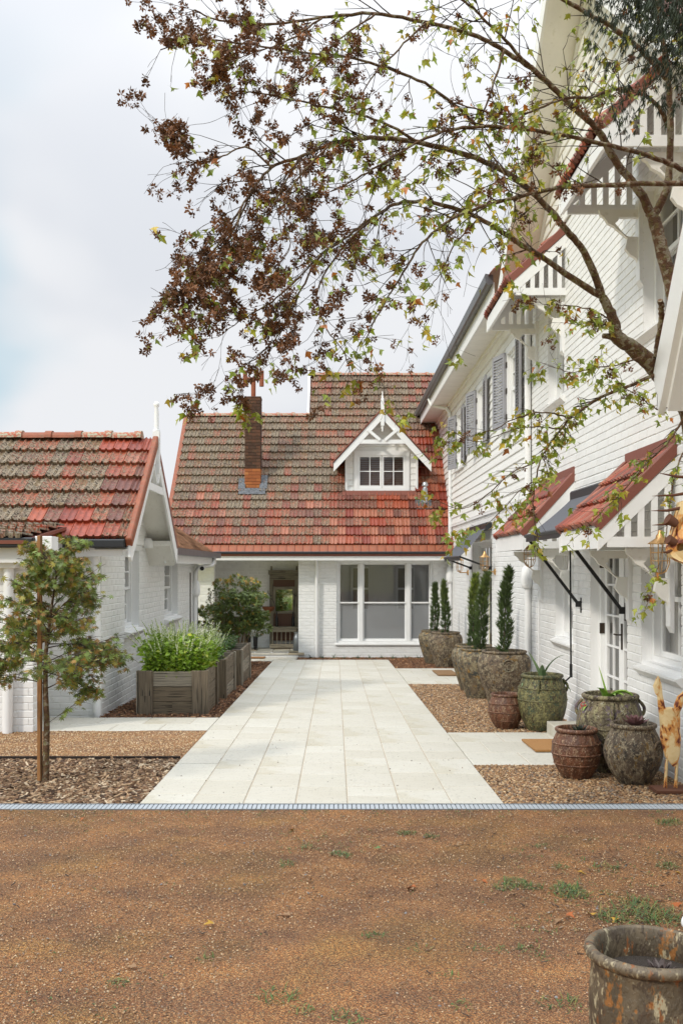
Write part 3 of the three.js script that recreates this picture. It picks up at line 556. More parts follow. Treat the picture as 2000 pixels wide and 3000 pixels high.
    for (const a of [z0 - .012, z1 - .018]) { const s = (c, b) => [c, b];
      const fb = (p, q, r) => fR(a + r, q, p);
      part(h, 'barge_board', new G().prism(fb, [s(out + .02, yl - .06), s(out + .02, yl - .22), s(0, yt - .22), s(0, yt - .055)], 0, .03), trim);
      part(h, 'rail', new G().box(fR, a + .002, a + .028, yl - .19, yl - .10, 0, out - .06), trim);
      for (let i = 0; i < 5; i++) { const c = .05 + i * .115; const yTop = yt - .2 - (yt - yl) * (c + .05) / out; if (yTop > yl - .09) part(h, 'slat', new G().box(fR, a + .005, a + .024, yl - .1, yTop + .03, c, c + .055), trim); }
    }
    part(h, 'fascia', new G().box(fR, z0 + .02, z1 - .02, yl - .2, yl - .015, out - .02, out + .012), trim);
    for (const a of [z0 + .09, z1 - .16]) {               // fretted brackets and their wall plates
      const br = (p, q, r) => fR(a + r, q, p), y = yl - .2, o = .41, hh = .5, pts = [];
      const cv = [[.07, y], [o, y], [o - .012, y - .05], [o - .05, y - .075], [o - .085, y - .13], [o - .16, y - .17], [o - .27, y - .27], [.16, y - hh * .74], [.115, y - hh * .86], [.055, y - hh * .93], [.04, y - hh]];
      const inner = [[.04, y - hh * .52], [.12, y - hh * .52], [.15, y - hh * .5], [.26, y - .17], [.26, y - .13], [.225, y - .1], [.225, y - .075], [.07, y - .075], [.04, y - .075], [.04, y]];
      part(h, 'bracket', new G().prism(br, [...cv.slice(1), ...inner], 0, .05), cream);
      part(h, 'wall_plate', new G().prism(br, [[.04, y + .1], [.0, y + .1], [.0, y - hh - .24], [.035, y - hh - .18], [.035, y - hh - .06], [.04, y - hh]], -.035, .085), trim);
    }
    return h;
  }
  hood('tiled hood over the lower window right of the double doors', 8.54, 10.0, 2.62, 1.97, .66);
  hood('tiled hood over the lower window left of the double doors', 12.18, 14.2, 2.72, 2.03, .62);
  hood('tiled hood over the far upper window', 12.66, 14.55, 5.92, 5.28, .7);
  hood('tiled hood over the upper window behind the trunk', 8.1, 9.66, 5.95, 5.24, .74);
  // downpipes
  const pg = (a, b, c) => fR(a, b, c);
  pipe(house, 'downpipe', [pg(14.84, 5.5, .06), pg(14.84, gy(14.84) - .02, .06)], .048);
  rainHead(house, RX - .07, 1.29, -14.84, .34);
  pipe(house, 'downpipe', [pg(25.3, 5.92, .55), pg(25.25, 5.75, .5), pg(25.0, 5.62, .12), pg(24.9, 5.45, .06), pg(24.9, gy(24.9) - .02, .06)], .045);
  rainHead(house, RX - .07, 1.22, -24.9, .4);
  pipe(house, 'conduit', [pg(14.25, 2.0, .015), pg(14.25, gy(14) - .02, .015)], .012);
  // gabled porch that stands nearer, its barge board reaches into view on the right
  const po = grp(house, 'porch_gable'); {
    const f = wallRight(2.2), p = [6.62, 2.62], q = [4.9, 5.2];
    part(po, 'barge_board', new G().prism(f, [p, q, [q[0], q[1] + .34], [p[0] + .1, p[1] + .3]], 0, .045), trim);
    part(po, 'barge_trim', new G().prism(f, [[p[0] - .06, p[1] + .02], q, [q[0], q[1] + .1], [p[0] - .02, p[1] + .12]], -.12, 0), trim);
    part(po, 'soffit', new G().prism(f, [[p[0], p[1] + .1], [q[0], q[1] + .1], [q[0], q[1] + .14], [p[0], p[1] + .14]], -2, -.0), cream);
    part(po, 'roof_slope', new G().prism(f, [[p[0] + .1, p[1] + .3], [q[0], q[1] + .34], [q[0], q[1] + .42], [p[0] + .12, p[1] + .36]], -2, .03), terraRed);
    part(po, 'porch_wall', new G().box(wallRight(3.3), 4.0, 7.6, -.4, 4.6, -.2, 0), white[0]);
  }
}
// ------------------------------------------------------------------ awnings and lamps on the right wall
function awning(label, z0, z1, ym, yb, out, yr) {       // ym arm mount height, yb front bar height, yr roller height
  const w = thing('awning', label, 'awning', [RX, yr, -(z0 + z1) / 2]);
  part(w, 'roller', new G().box(fR, z0 - .06, z1 + .06, yr - .07, yr + .07, .01, .13, .02), gutterMat);
  const n = 8, g = new G(); for (let i = 0; i < n; i++) { const t = i / n, u = (i + 1) / n, S = s => -.02 * Math.sin(Math.PI * s); g.quad(fR(z0, lerp(yr, yb, t) + S(t), lerp(.09, out, t)), fR(z1, lerp(yr, yb, t) + S(t), lerp(.09, out, t)), fR(z1, lerp(yr, yb, u) + S(u), lerp(.09, out, u)), fR(z0, lerp(yr, yb, u) + S(u), lerp(.09, out, u))); }
  part(w, 'fabric', g, fabric);
  part(w, 'front_bar', new G().tube([fR(z0 - .04, yb, out), fR(z1 + .04, yb, out)], .022, 10).box(fR, z0, z1, yb - .07, yb - .015, out - .006, out + .004), gutterMat);
  for (const z of [z0, z1]) {
    part(w, 'arm', new G().beam(fR(z, ym + .02, .045), fR(z, yb, out), .022, .034), blackMetal);
    part(w, 'arm_bracket', new G().box(fR, z - .02, z + .02, ym - .09, ym + .09, 0, .012).box(fR, z - .014, z + .014, ym - .02, ym + .05, .012, .07), blackMetal);
  }
  return w;
}
{ const w = awning('grey fabric awning with long black arms over the double doors', 10.03, 11.84, 1.155, 1.98, .66, 2.45);
  const crank = thing('awning_crank', 'black awning crank rod hanging beside the double doors', 'crank', [RX - .1, .1, -11.9]);
  part(crank, 'rod', new G().tube([fR(12.0, 2.3, .1), fR(11.95, .42, .1), fR(11.93, .30, .1), fR(11.95, .22, .18), fR(11.95, .03, .18)], .011, 8), blackMetal);
  part(crank, 'grip', new G().tube([fR(11.95, .44, .1), fR(11.945, .28, .1)], .018, 8).tube([fR(11.95, .14, .18), fR(11.95, .0, .18)], .017, 8), blackMetal); }
awning('grey fabric awning with short arms over the far door', 18.62, 21.3, 1.585, 1.81, .6, 2.39);
function lantern(label, z, y, up) {
  const t = thing('wall_lamp', label, 'wall lamp', fR(z, y, 0)), x = .2, p = (c, b) => fR(z, b, c), c0 = p(x, 0);
  const ly = up ? y + .02 : y - .18;
  part(t, 'back_plate', new G().tube([p(0, y), p(.02, y), p(.035, y)], [.06, .06, .03], 18), brass);
  part(t, 'arm', new G().tube(up ? [p(.03, y), p(x, y), p(x, y + .05)] : [p(.03, y), p(.12, y + .1), p(x - .02, y + .12), p(x, y + .06)], .011, 10), brass);
  part(t, 'shade', new G().lathe([[.0, .36], [.02, .355], [.022, .33], [.035, .315], [.04, .29], [.1, .25], [.105, .243], [.095, .245], [.03, .285]], [c0[0], ly, c0[2]], 28), brass);
  part(t, 'glass', new G().lathe([[.01, .02], [.045, .035], [.06, .08], [.062, .2], [.055, .25]], [c0[0], ly, c0[2]], 24), glass);
  const g = new G(); for (let k = 0; k < 6; k++) { const a = k / 6 * Math.PI * 2, q = r => [c0[0] + Math.cos(a) * r, c0[2] + Math.sin(a) * r]; g.tube([[q(.08)[0], ly + .25, q(.08)[1]], [q(.078)[0], ly + .08, q(.078)[1]], [q(.05)[0], ly + .01, q(.05)[1]], [q(.005)[0], ly - .01, q(.005)[1]]], .005, 6); }
  for (const h of [.1, .17]) { const ring = []; for (let k = 0; k <= 20; k++) { const a = k / 20 * Math.PI * 2; ring.push([c0[0] + Math.cos(a) * .079, ly + h, c0[2] + Math.sin(a) * .079]); } g.tube(ring, .004, 5, false); }
  part(t, 'cage', g, brass);
  part(t, 'bulb', new G().lathe([[0, .09], [.02, .1], [.026, .13], [.016, .17], [.014, .2]], [c0[0], ly, c0[2]], 14), glass);
}
lantern('brass cage lantern right of the far awning door', 18.2, 1.53, true);
lantern('brass cage lantern left of the far awning door', 21.9, 1.5, true);
lantern('brass cage lantern above the rain diverter under the tiled hood', 13.98, 1.8, false);
lantern('brass cage lantern at the right edge under the near hood', 8.36, 1.74, false);
// ------------------------------------------------------------------ the rear house
{
  const BZ = 25.1, f = wallFront(BZ), rear = thing('rear_house', 'low white rear house with steep lichen covered tile roof', 'house', [0, gy(25), -BZ]);
  const Wd = [.03, 2.47, -.31, 1.78], Po = [-3.07, -.935, -.548, 1.8];
  const wall = grp(rear, 'wall');
  sheet([[-6, -.9], [2.94, -.9], [2.94, 1.95], [-6, 1.95]], [Wd, Po], f, -.25, -.006, mortar, wall, 'mortar');
  bricks(wall, f, -5.2, 2.93, -.72, 1.8, [Wd, Po], null, white, 300);
  // porch recess
  const po = grp(rear, 'porch'), fb = wallFront(26.7);
  part(po, 'back_wall', new G().box(fb, -4.2, -.6, -.55, 2.1, -.1, 0), white[0]);
  { const list = []; let row = 0; for (let b = -.55; b < 1.9; b += .086, row++) for (let a = -3.4 - (row % 2) * .12; a < -.7; a += .24) list.push({ m: basis(fb, a + .12, b + .043, 0, .232, .0775, .008), g: row % 3, k: Math.floor(rnd() * 4) }); pieces(po, 'brick', list, brickGeos, white, 300); }
  part(po, 'side_wall', new G().box(wallRight(-.935), 25.352, 26.7, -.55, 2.0, -.2, 0).box(wallLeft(-3.3), 25.352, 26.7, -.55, 2.0, -.2, 0), white[1]);
  part(po, 'ceiling', new G().box(WORLD, -3.4, -.7, 1.86, 1.9, -26.8, -25.34), white[2]);
  { const list = []; for (let i = 0; i < 6; i++) for (let j = 0; j < 3; j++) list.push({ m: TR([-3.3 + .42 * i + .21, -.548, -25.04 - .56 * j - .28], [0, 0, 0], [.412, .05, .55]), g: (i + j) % 4, k: (i * 2 + j) % 5 }); pieces(po, 'paver', list, paverGeo, [M(new THREE.Color().setRGB(.55, .48, .38), .8, { map: paveTex }), ...paveMats.slice(1)].slice(0, 5), 60); }
  part(po, 'step', new G().box(f, Po[0], Po[1], -.75, -.6, -.24, .03, .006), white[2]);
  // triple window and the room behind it
  const w = grp(rear, 'triple_window'), rc = -.1, k = .06, frosted = P(new THREE.Color().setRGB(.9, .92, .94), .04, { transmission: .8, thickness: 0 });
  part(w, 'window_frame', new G().box(f, Wd[0], Wd[0] + k, Wd[2], Wd[3], rc - .1, rc + .05, .005).box(f, Wd[1] - k, Wd[1], Wd[2], Wd[3], rc - .1, rc + .05, .005).box(f, Wd[0] + k, Wd[1] - k, Wd[3] - k, Wd[3], rc - .1, rc + .049).box(f, Wd[0] + k, Wd[1] - k, Wd[2], Wd[2] + k, rc - .1, rc + .049).box(f, .60, .70, Wd[2] + k, Wd[3] - k, rc - .1, rc + .05, .005).box(f, 1.80, 1.90, Wd[2] + k, Wd[3] - k, rc - .1, rc + .05, .005).box(f, Wd[0] - .03, Wd[1] + .03, Wd[2] - .05, Wd[2] - .002, -.1, .05, .006), trim);
  for (const [a, b] of [[Wd[0] + k, .60], [.70, 1.80], [1.90, Wd[1] - k]]) { leaf(w, f, a, b, .70, Wd[3] - k, rc - .03, 1, 1, .035, .02, .035); leaf(w, f, a, b, Wd[2] + k, .735, rc - .068, 1, 1, .035, .02, .05, trim, 'sash', frosted); }
  room(w, f, -.55, 2.85, -.5, 2.1, -.26, 3.4, paleRoom);
  part(w, 'floor', new G().box(f, -.5, 2.8, -.49, -.47, -3.6, -.3), M(new THREE.Color().setRGB(.78, .77, .75), .4));
  for (const [x, lab] of [[.45, 'a'], [1.75, 'b']]) { const fi = wallFront(BZ + 3.6); const g = new G().box(fi, x, x + .06, .35, 1.65, 0, .06).box(fi, x + .5, x + .56, .35, 1.65, 0, .06).box(fi, x + .06, x + .5, 1.59, 1.65, 0, .06).box(fi, x + .06, x + .5, .35, .42, 0, .06).box(fi, x + .06, x + .5, .97, 1.03, 0, .055); part(w, 'inner_frame', g, trim); part(w, 'inner_blind', new G().box(fi, x + .06, x + .5, .42, 1.59, .01, .03), blind); }
  part(w, 'rug', new G().box(f, .8, 1.9, -.469, -.46, -2.8, -1.2), M(new THREE.Color().setRGB(.45, .46, .48), .95));
  // eaves
  const ev = grp(rear, 'eave');
  part(ev, 'soffit', new G().box(f, -4.3, 2.93, 1.82, 1.84, 0, .52), trim);
  part(ev, 'fascia', new G().box(f, -4.3, 2.93, 1.79, 1.94, .5, .53), trim);
  part(ev, 'gutter', new G().box(f, -4.3, 2.93, 1.945, 2.01, .52, .63, .015), gutterMat);
  pipe(rear, 'downpipe', [[-.47, 1.86, -24.72], [-.47, 1.62, -24.98], [-.47, gy(25) - .02, -25.0]], .042);
  // roof: 45 degrees, eaves at depth 24.5
  const roof = grp(rear, 'roof'), e0 = [-4.28, 1.95, -24.5], fr = slope(e0, [1, 0, 0], [0, 1, -1]), q2 = Math.SQRT2;
  const zt = 28.5, zt2 = 29.95, L1 = (zt - 24.5) * q2, L2 = (zt2 - 24.5) * q2, W = 7.3;
  part(roof, 'roof_deck', new G().box(fr, 0, W, 0, L1, -.08, -.012).box(fr, 3.53, W, L1, L2, -.08, -.013), terraRed);
  const dX0 = .24, dX1 = 2.2, chm = c => c[0] > -2.44 && c[0] < -1.9 && -c[2] > 26.05 && -c[2] < 27.0;
  const lev = (c) => { const x = c[0], y = c[1], u = sstep(-1.2, 1.4, x + (y - 3.2) * -.15), t = sstep(3.0, 4.1, y + .25 * Math.sin(x * 2.1)); return clamp(lerp(1.0 + 1.85 * t, .15 + 1.5 * sstep(5.2, 6.2, y), u)); };
  const lev2 = (c) => { const x = c[0], y = c[1]; const right = sstep(-.6, 1.0, x), t = sstep(2.9, 4.0, y + .2 * Math.sin(x * 2.3)); let l = lerp(1.55 + 1.5 * t, .3, right); if (y > 5.0) l = Math.max(l, lerp(l, 2.9 - .9 * sstep(1.9, 2.8, x), sstep(5.0, 5.8, y))); return l; };
  const g0 = .30, rows = Math.round((L1 - g0) / .345), ga = (L1 - g0) / rows;
  tiles(roof, fr, .03, W, g0, rows, ga, lev2, c => chm(c) || (c[0] > dX0 && c[0] < dX1 && -c[2] > 26.1 && c[1] < 5.6 - 1.1 * Math.abs(c[0] - 1.225)), 300);
  const up = grp(rear, 'upper_roof'), rows2 = Math.round((L2 - L1) / .345);
  tiles(up, fr, 3.56, W, L1, rows2, (L2 - L1) / rows2, lev2, c => c[0] > 2.9, 200);
  { const list = []; for (let a = 0; a < W; a += .205) list.push({ m: basis(fr, a + .1, .15, .0, .2, .31, .035), k: Math.floor(rnd() * 2) }); pieces(roof, 'eave_tile', list, [unitBrick], [terracotta, M(0xffffff, .65, { map: terraTex, color: 0xffffff })]); }
  part(roof, 'verge_capping', new G().box(fr, -.06, .06, -.02, L1, -.06, .07, .015), terracotta);
  part(up, 'verge_board', new G().box(fr, 3.47, 3.53, L1 + .02, L2, -.1, .07), trim);
  ridge(roof, -4.26, -.78, 1.95 + zt - 24.5 + .05, -zt - .03, [ridgeOld]); ridge(up, -.72, 2.9, 1.95 + zt2 - 24.5 + .05, -zt2 - .03, [ridgeOld]);
  part(roof, 'rear_slope', new G().quad([-4.28, 5.94, -28.52], [3, 5.94, -28.52], [3, 1.9, -32.5], [-4.28, 1.9, -32.5]).quad([-.75, 7.38, -29.97], [3, 7.38, -29.97], [3, 1.9, -35.4], [-.75, 1.9, -35.4]).tri([-.75, 7.38, -29.97], [-.75, 1.9, -24.5], [-.75, 1.9, -35.4]).tri([-4.26, 5.9, -28.5], [-4.26, 1.9, -24.5], [-4.26, 1.9, -32.5]), terraRed);
  for (const [x, y, z, h] of [[-4.36, 5.55, -28.5, 1.0], [-.80, 6.9, -29.95, .85]]) part(roof, 'finial', new G().box(WORLD, x - .03, x + .03, y, y + h * .55, z - .03, z + .03).lathe([[.03, 0], [.022, .02], [.03, .05], [.016, .06], [.012, h * .42], [.02, h * .43], [.012, h * .46], [0, h * .47]], [x, y + h * .55, z], 12), trim);
  // chimney
  const ch = grp(rear, 'chimney'), cz = 26.28, fc = wallFront(cz), X0 = -2.405, X1 = -1.985, cy0 = 3.55, cy1 = 6.12;
  part(ch, 'core', new G().box(fc, X0 + .005, X1 - .005, cy0, cy1 - .01, -.45, -.006), M(new THREE.Color().setRGB(.10, .065, .045), .95));
  const cb = [[84, 58, 44], [92, 62, 46], [76, 54, 42], [100, 68, 50]].map((c, i) => M(0xffffff, .95, { map: tex(128, 128, (u, v) => { const n = fbm(u, v, 10, 4, 300 + i), d = sstep(.55, .7, fbm(u, v, 16, 3, 310 + i)); return mix3(c.map(q => q * (.75 + .5 * n)), [58, 54, 44], d * .5); }) })), cn = [[172, 104, 58], [158, 92, 52], [184, 120, 70]].map(c => M(new THREE.Color(`rgb(${c})`), .9, { map: paintTex }));
  const cl = []; { let row = 0; for (let b = cy0; b < cy1 - .03; b += .086, row++) { const neu = b < 4.22, cap = b > cy1 - .2; const k0 = () => neu ? 4 + Math.floor(rnd() * 3) : Math.floor(rnd() * 4); for (let i = 0; i < 3; i++) { const o = row % 2 ? [0, .2, .42] : [0, .1, .31], a = X0 + o[i], e = i < 2 ? X0 + o[i + 1] : X1; if (e - a > .03) cl.push({ m: basis(fc, (a + e) / 2, b + .043, -.006, e - a - .004, .080, .012 + rr(-.002, .002)), k: k0() }); }
    for (let i = 0; i < 3; i++) { const o = row % 2 ? [0, .12, .32] : [0, .22, .45], a = .012 + o[i], e = i < 2 ? .012 + o[i + 1] : .45; if (e - a > .03) cl.push({ m: basis((p, q, r) => [X1 + r, q, -cz - p], (a + e) / 2, b + .043, -.006, e - a - .004, .080, .012), k: k0() }); } } }
  pieces(ch, 'brick', cl, [unitBrick], [...cb, ...cn], 300);
  part(ch, 'cap', new G().box(fc, X0 - .008, X1 + .012, cy1 - .012, cy1 + .04, -.46, .012, .015), cb[0]);
  part(ch, 'lead_flashing', new G().box(slope([X0 - .14, 3.5 + .02, -26.05], [1, 0, 0], [0, 1, -1]), 0, .7, -.02, .22, .03, .055).box(slope([X0 - .14, 3.52, -26.05], [1, 0, 0], [0, 1, -1]), -.02, .16, .2, .62, .03, .06).box(slope([X0 - .14, 3.52, -26.05], [1, 0, 0], [0, 1, -1]), .54, .74, .2, .75, .03, .06), flashing);
  const cp = grp(rear, 'chimney_pot'), px = -2.19, pz = -26.5;
  part(cp, 'stem', new G().lathe([[.062, 0], [.062, .5], [.07, .52]], [px, cy1 + .03, pz], 20), terracotta);
  part(cp, 'crossbar', new G().tube([[px - .24, cy1 + .54, pz], [px + .24, cy1 + .54, pz]], .05, 16), terracotta);
  for (const s of [-1, 1]) part(cp, 'flue', new G().lathe([[.05, .0], [.06, 0], [.06, .42], [.05, .42], [.05, 0]], [px + s * .22, cy1 + .34, pz], 20), terracotta);
  // dormer
  const dm = grp(rear, 'dormer'), fd = wallFront(26.2), cx = 1.225;
  const bA = [dX0 + .04, dX1 - .04], by = 3.56;
  sheet([[bA[0], by], [bA[1], by], [bA[1], 4.62], [cx, 5.62], [bA[0], 4.62]], [[.6, 1.84, 3.71, 4.58]], fd, -.06, 0, cream, dm, 'front_wall');
  part(dm, 'cheek', new G().box(wallLeft(bA[1]), 26.21, 28, 3.4, 4.6, -.04, 0).box(wallRight(bA[0]), 26.21, 28, 3.4, 4.6, -.04, 0), cream);
  { const rows = []; for (let b = by + .05; b < 4.6; b += .16) rows.push([bA[0], bA[1], b, .16]); for (let b = 4.65; b < 5.45; b += .16) { const k = (b + .1 - 4.62) / 1.0 * .95; rows.push([bA[0] + k, bA[1] - k, b, .16]); } boards(dm, fd, rows, [[.47, 1.97, 3.5, 4.72]]); }
  part(dm, 'corner_board', new G().box(fd, bA[0] - .02, bA[0] + .04, by, 4.6, 0, .04).box(fd, bA[1] - .04, bA[1] + .02, by, 4.6, 0, .04).box(fd, bA[0] - .03, bA[1] + .03, by - .02, by + .055, 0, .06), trim);
  const dw = grp(rear, 'dormer_window', 'white casement window of the dormer with dark blinds'), Q = [.49, 1.95, 3.64, 4.7];
  part(dw, 'window_frame', new G().box(fd, Q[0], Q[0] + .11, Q[2], Q[3], .002, .06).box(fd, Q[1] - .11, Q[1], Q[2], Q[3], .002, .06).box(fd, Q[0] + .11, Q[1] - .11, Q[3] - .12, Q[3], .002, .059).box(fd, Q[0] + .11, Q[1] - .11, Q[2], Q[2] + .07, .002, .059), trim);
  leaf(dw, fd, Q[0] + .11, cx - .003, Q[2] + .07, Q[3] - .12, .008, 2, 2, .05, .025, .07, trim, 'casement'); leaf(dw, fd, cx + .003, Q[1] - .11, Q[2] + .07, Q[3] - .12, .008, 2, 2, .05, .025, .07, trim, 'casement');
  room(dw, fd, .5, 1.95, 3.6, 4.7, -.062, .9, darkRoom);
  for (let i = 0; i < 16; i++) { const y = Q[2] + .1 + i * .052; part(dw, 'blind_slat', new G().prism((p, q, r) => fd(r, q, p), [[-.03, y + .012], [-.028, y + .016], [.004, y + .008], [.002, y + .004]], .605, 1.835), blind); }
  const bz = 25.78, fz = wallFront(bz), ap = [cx, 5.72], hw = 1.27, lo = 4.33, sl = (ap[1] - lo) / hw;
  for (const s of [-1, 1]) {
    part(dm, 'barge_board', new G().prism(fz, [[cx, ap[1]], [cx + s * hw, lo], [cx + s * hw, lo - .22], [cx, ap[1] - .24]], -.03 + (s > 0 ? .001 : 0), s > 0 ? .001 : 0), trim);
    part(dm, 'roof_slope', new G().prism(fz, [[cx, ap[1] + .06], [cx + s * (hw + .02), lo + .05], [cx + s * (hw + .02), lo + .01], [cx, ap[1] + .01]], -2.7, .03), terraRed);
    part(dm, 'soffit', new G().prism(fz, [[cx, ap[1] - .06], [cx + s * hw, lo - .07], [cx + s * hw, lo - .09], [cx, ap[1] - .08]], -.42, -.031), cream);
    part(dm, 'strut', new G().beam([cx + s * .06, 4.93, -bz + .02], [cx + s * .38, 5.2, -bz + .02], .028, .075), trim);
    part(dm, 'hood_bracket', new G().box(fd, cx + s * .9 - .03, cx + s * .9 + .03, 4.55, 4.64, 0, .4), trim);
  }
  part(dm, 'collar_tie', new G().box(fz, cx - .72, cx + .72, 4.84, 4.945, -.028, -.004), trim);
  part(dm, 'finial', new G().box(fz, cx - .045, cx + .045, 5.3, 6.0, -.05, .045).lathe([[.045, 0], [.02, .03], [.028, .07], [.015, .09], [.01, .2], [0, .21]], [cx, 6.0, -bz], 12).lathe([[0, -.16], [.028, -.13], [.02, -.09], [.035, -.06], [.03, 0]], [cx, 5.3, -bz], 12), trim);
  part(dm, 'apron_flashing', new G().box(fr, 4.46, 6.42, 2.16, 2.34, .03, .05), terraRed);
  // vent pipe
  const vp = grp(rear, 'vent_pipe'), vx = 2.34, vz = -25.85;
  part(vp, 'flue', new G().lathe([[.07, 0], [.07, .44], [.05, .45], [.05, .5], [.085, .5], [.06, .6], [.0, .61]], [vx, 3.24, vz], 20), zinc);
  part(vp, 'collar', new G().lathe([[.11, .0], [.1, .06], [.075, .08]], [vx, 3.22, vz], 20), blackMetal);
  part(vp, 'lead_flashing', new G().box(fr, 6.36, 6.78, 1.62, 1.98, .034, .05), flashing);
  // hall stand in the porch
  const hs = thing('hall_stand', 'old timber hall stand with mirror in the porch', 'hall stand', [-1.35, -.548, -26.5]), fh = wallFront(26.55), H0 = -1.76, H1 = -.985;
  part(hs, 'post', new G().box(fh, H0, H0 + .1, -.548, 1.52, -.06, .0).box(fh, H1 - .1, H1, -.548, 1.52, -.06, 0), standMat);
  part(hs, 'cornice', new G().box(fh, H0 - .03, H1 + .03, 1.42, 1.54, -.06, .05, .01).box(fh, H0, H1, 1.28, 1.419, -.06, .005), standMat);
  for (const x of [H0 + .05, H1 - .05]) part(hs, 'knob', new G().lathe([[.02, 0], [.035, .03], [.02, .06], [.03, .09], [0, .12]], [x, 1.54, -26.56], 12), standMat);
  part(hs, 'back_panel', new G().box(fh, H0 + .1, H1 - .1, -.35, 1.28, -.06, -.03), M(new THREE.Color().setRGB(.10, .045, .025), .6));
  part(hs, 'mirror_frame', new G().box(fh, H0 + .1, H0 + .16, .38, 1.1, -.03, .01).box(fh, H1 - .16, H1 - .1, .38, 1.1, -.03, .01).box(fh, H0 + .16, H1 - .16, 1.02, 1.1, -.03, .01).box(fh, H0 + .16, H1 - .16, .38, .44, -.03, .01), standMat);
  part(hs, 'mirror', new G().quad(fh(H0 + .16, .44, -.01), fh(H1 - .16, .44, -.01), fh(H1 - .16, 1.02, -.016), fh(H0 + .16, 1.02, -.016)), M(new THREE.Color().setRGB(.85, .86, .86), .03, { metalness: 1 }));
  part(hs, 'shelf', new G().box(fh, H0 + .02, H1 - .02, -.02, .04, -.03, .28, .01).box(fh, H0 + .05, H1 - .05, -.10, -.021, .2, .26), standMat);
  part(hs, 'base', new G().box(fh, H0 + .02, H1 - .02, -.53, -.43, -.03, .28, .012), standMat);
  for (let i = 0; i < 6; i++) part(hs, 'baluster', new G().tube([fh(H0 + .1 + i * .115, -.43, .24), fh(H0 + .1 + i * .115, -.1, .24)], .011, 8), standMat);
  for (const x of [H0 + .06, H1 - .06]) part(hs, 'hook', new G().tube([fh(x, .85, 0), fh(x - .05, .87, .08), fh(x - .1, .95, .1), fh(x - .11, 1.0, .1)], .009, 6), blackMetal);
  const bk = thing('hanging_basket', 'small rusty basket hanging on the hall stand', 'basket', fh(H0 - .02, .55, .14));
  const bc = fh(H0 - .02, .45, .14); part(bk, 'bowl', new G().lathe([[.0, -.02], [.1, .0], [.16, .07], [.17, .12], [.15, .12], [.1, .03]], bc, 20), M(new THREE.Color().setRGB(.20, .07, .03), .8));
  const hd = []; for (let i = 0; i <= 14; i++) { const a = Math.PI * i / 14; hd.push([bc[0] + Math.cos(a) * .165, bc[1] + .12 + Math.sin(a) * .24, bc[2]]); } part(bk, 'handle', new G().tube(hd, .008, 6), blackMetal);
  const lb = ['tall dark bottle standing left on the hall stand shelf', 'tall dark bottle standing right on the hall stand shelf'];
  [H0 + .2, H1 - .14].forEach((x, i) => { const p = fh(x, .041, .15), b = thing('bottle', lb[i], 'bottle', p); part(b, 'glass_body', new G().lathe([[0, 0], [.035, 0], [.038, .02], [.038, .22], [.014, .3], [.014, .38], [0, .38]], p, 14), M(new THREE.Color().setRGB(.006, .006, .008), .15)); });
  // churn, boots, bench
  const pc = [-1.0, -.548, -25.75], mc = thing('milk_churn', 'dented galvanised churn beside the porch opening', 'churn', pc);
  part(mc, 'body', new G().lathe([[0, 0], [.1, 0], [.1, .3], [.085, .36], [.06, .42], [.065, .46], [.09, .48], [.07, .48]], pc, 20), galv);
  for (const [i, x] of [[0, -2.28], [1, -2.1]]) { const p = [x, -.548, -26.1], b = thing('rubber_boot', i ? 'black rubber boot right of its pair on the porch floor' : 'black rubber boot left of its pair on the porch floor', 'boot', p, 'boots on the porch'); part(b, 'shaft', new G().lathe([[.05, .06], [.052, .1], [.06, .28], [.065, .34], [.058, .34]], p, 16), M(new THREE.Color().setRGB(.008, .008, .009), .4)); part(b, 'foot', new G().tube([[x, p[1] + .05, p[2]], [x, p[1] + .045, p[2] + .1], [x, p[1] + .04, p[2] + .19]], [.055, .05, .03], 12), M(new THREE.Color().setRGB(.008, .008, .009), .4)); }
  const bp = [-2.75, -.548, -26.3], bn = thing('porch_bench', 'dark timber bench in the porch behind the maple', 'bench', bp);
  part(bn, 'seat', new G().box(WORLD, -3.25, -2.35, -.13, -.09, -26.55, -26.1), timber[0]); part(bn, 'backrest', new G().box(WORLD, -3.25, -2.35, .1, .3, -26.58, -26.55), timber[0]);
  for (const [x, z] of [[-3.22, -26.53], [-2.38, -26.53], [-3.22, -26.12], [-2.38, -26.12]]) part(bn, 'leg', new G().box(WORLD, x - .025, x + .025, -.547, -.13, z - .025, z + .025), timber[0]);
}
function mat(label, x0, x1, Z0, Z1, y, c) { const p = [(x0 + x1) / 2, y, -(Z0 + Z1) / 2], t = thing('door_mat', label, 'door mat', p); part(t, 'coir', new G().box((a, b, q) => [a, y + b - (((Z0 + Z1) / 2 + q) - (Z0 + Z1) / 2) * 0, -(Z0 + Z1) / 2 + q], x0, x1, 0, .02, -(Z1 - Z0) / 2, (Z1 - Z0) / 2), M(new THREE.Color().setRGB(...c), 1, { bumpMap: gritBump, bumpScale: .01 })); t.rotation.x = tilt; return t; }
mat('orange coir mat in front of the double doors', 2.02, 2.44, 10.0, 10.75, gy(10.37) + .006, [.36, .18, .06]);
mat('brown coir mat in front of the far awning door', 2.0, 2.4, 19.3, 20.5, gy(19.9) + .006, [.26, .15, .07]);
mat('brown coir mat below the porch step', -2.5, -1.75, 24.4, 24.85, gy(24.6) + .01, [.30, .15, .06]);

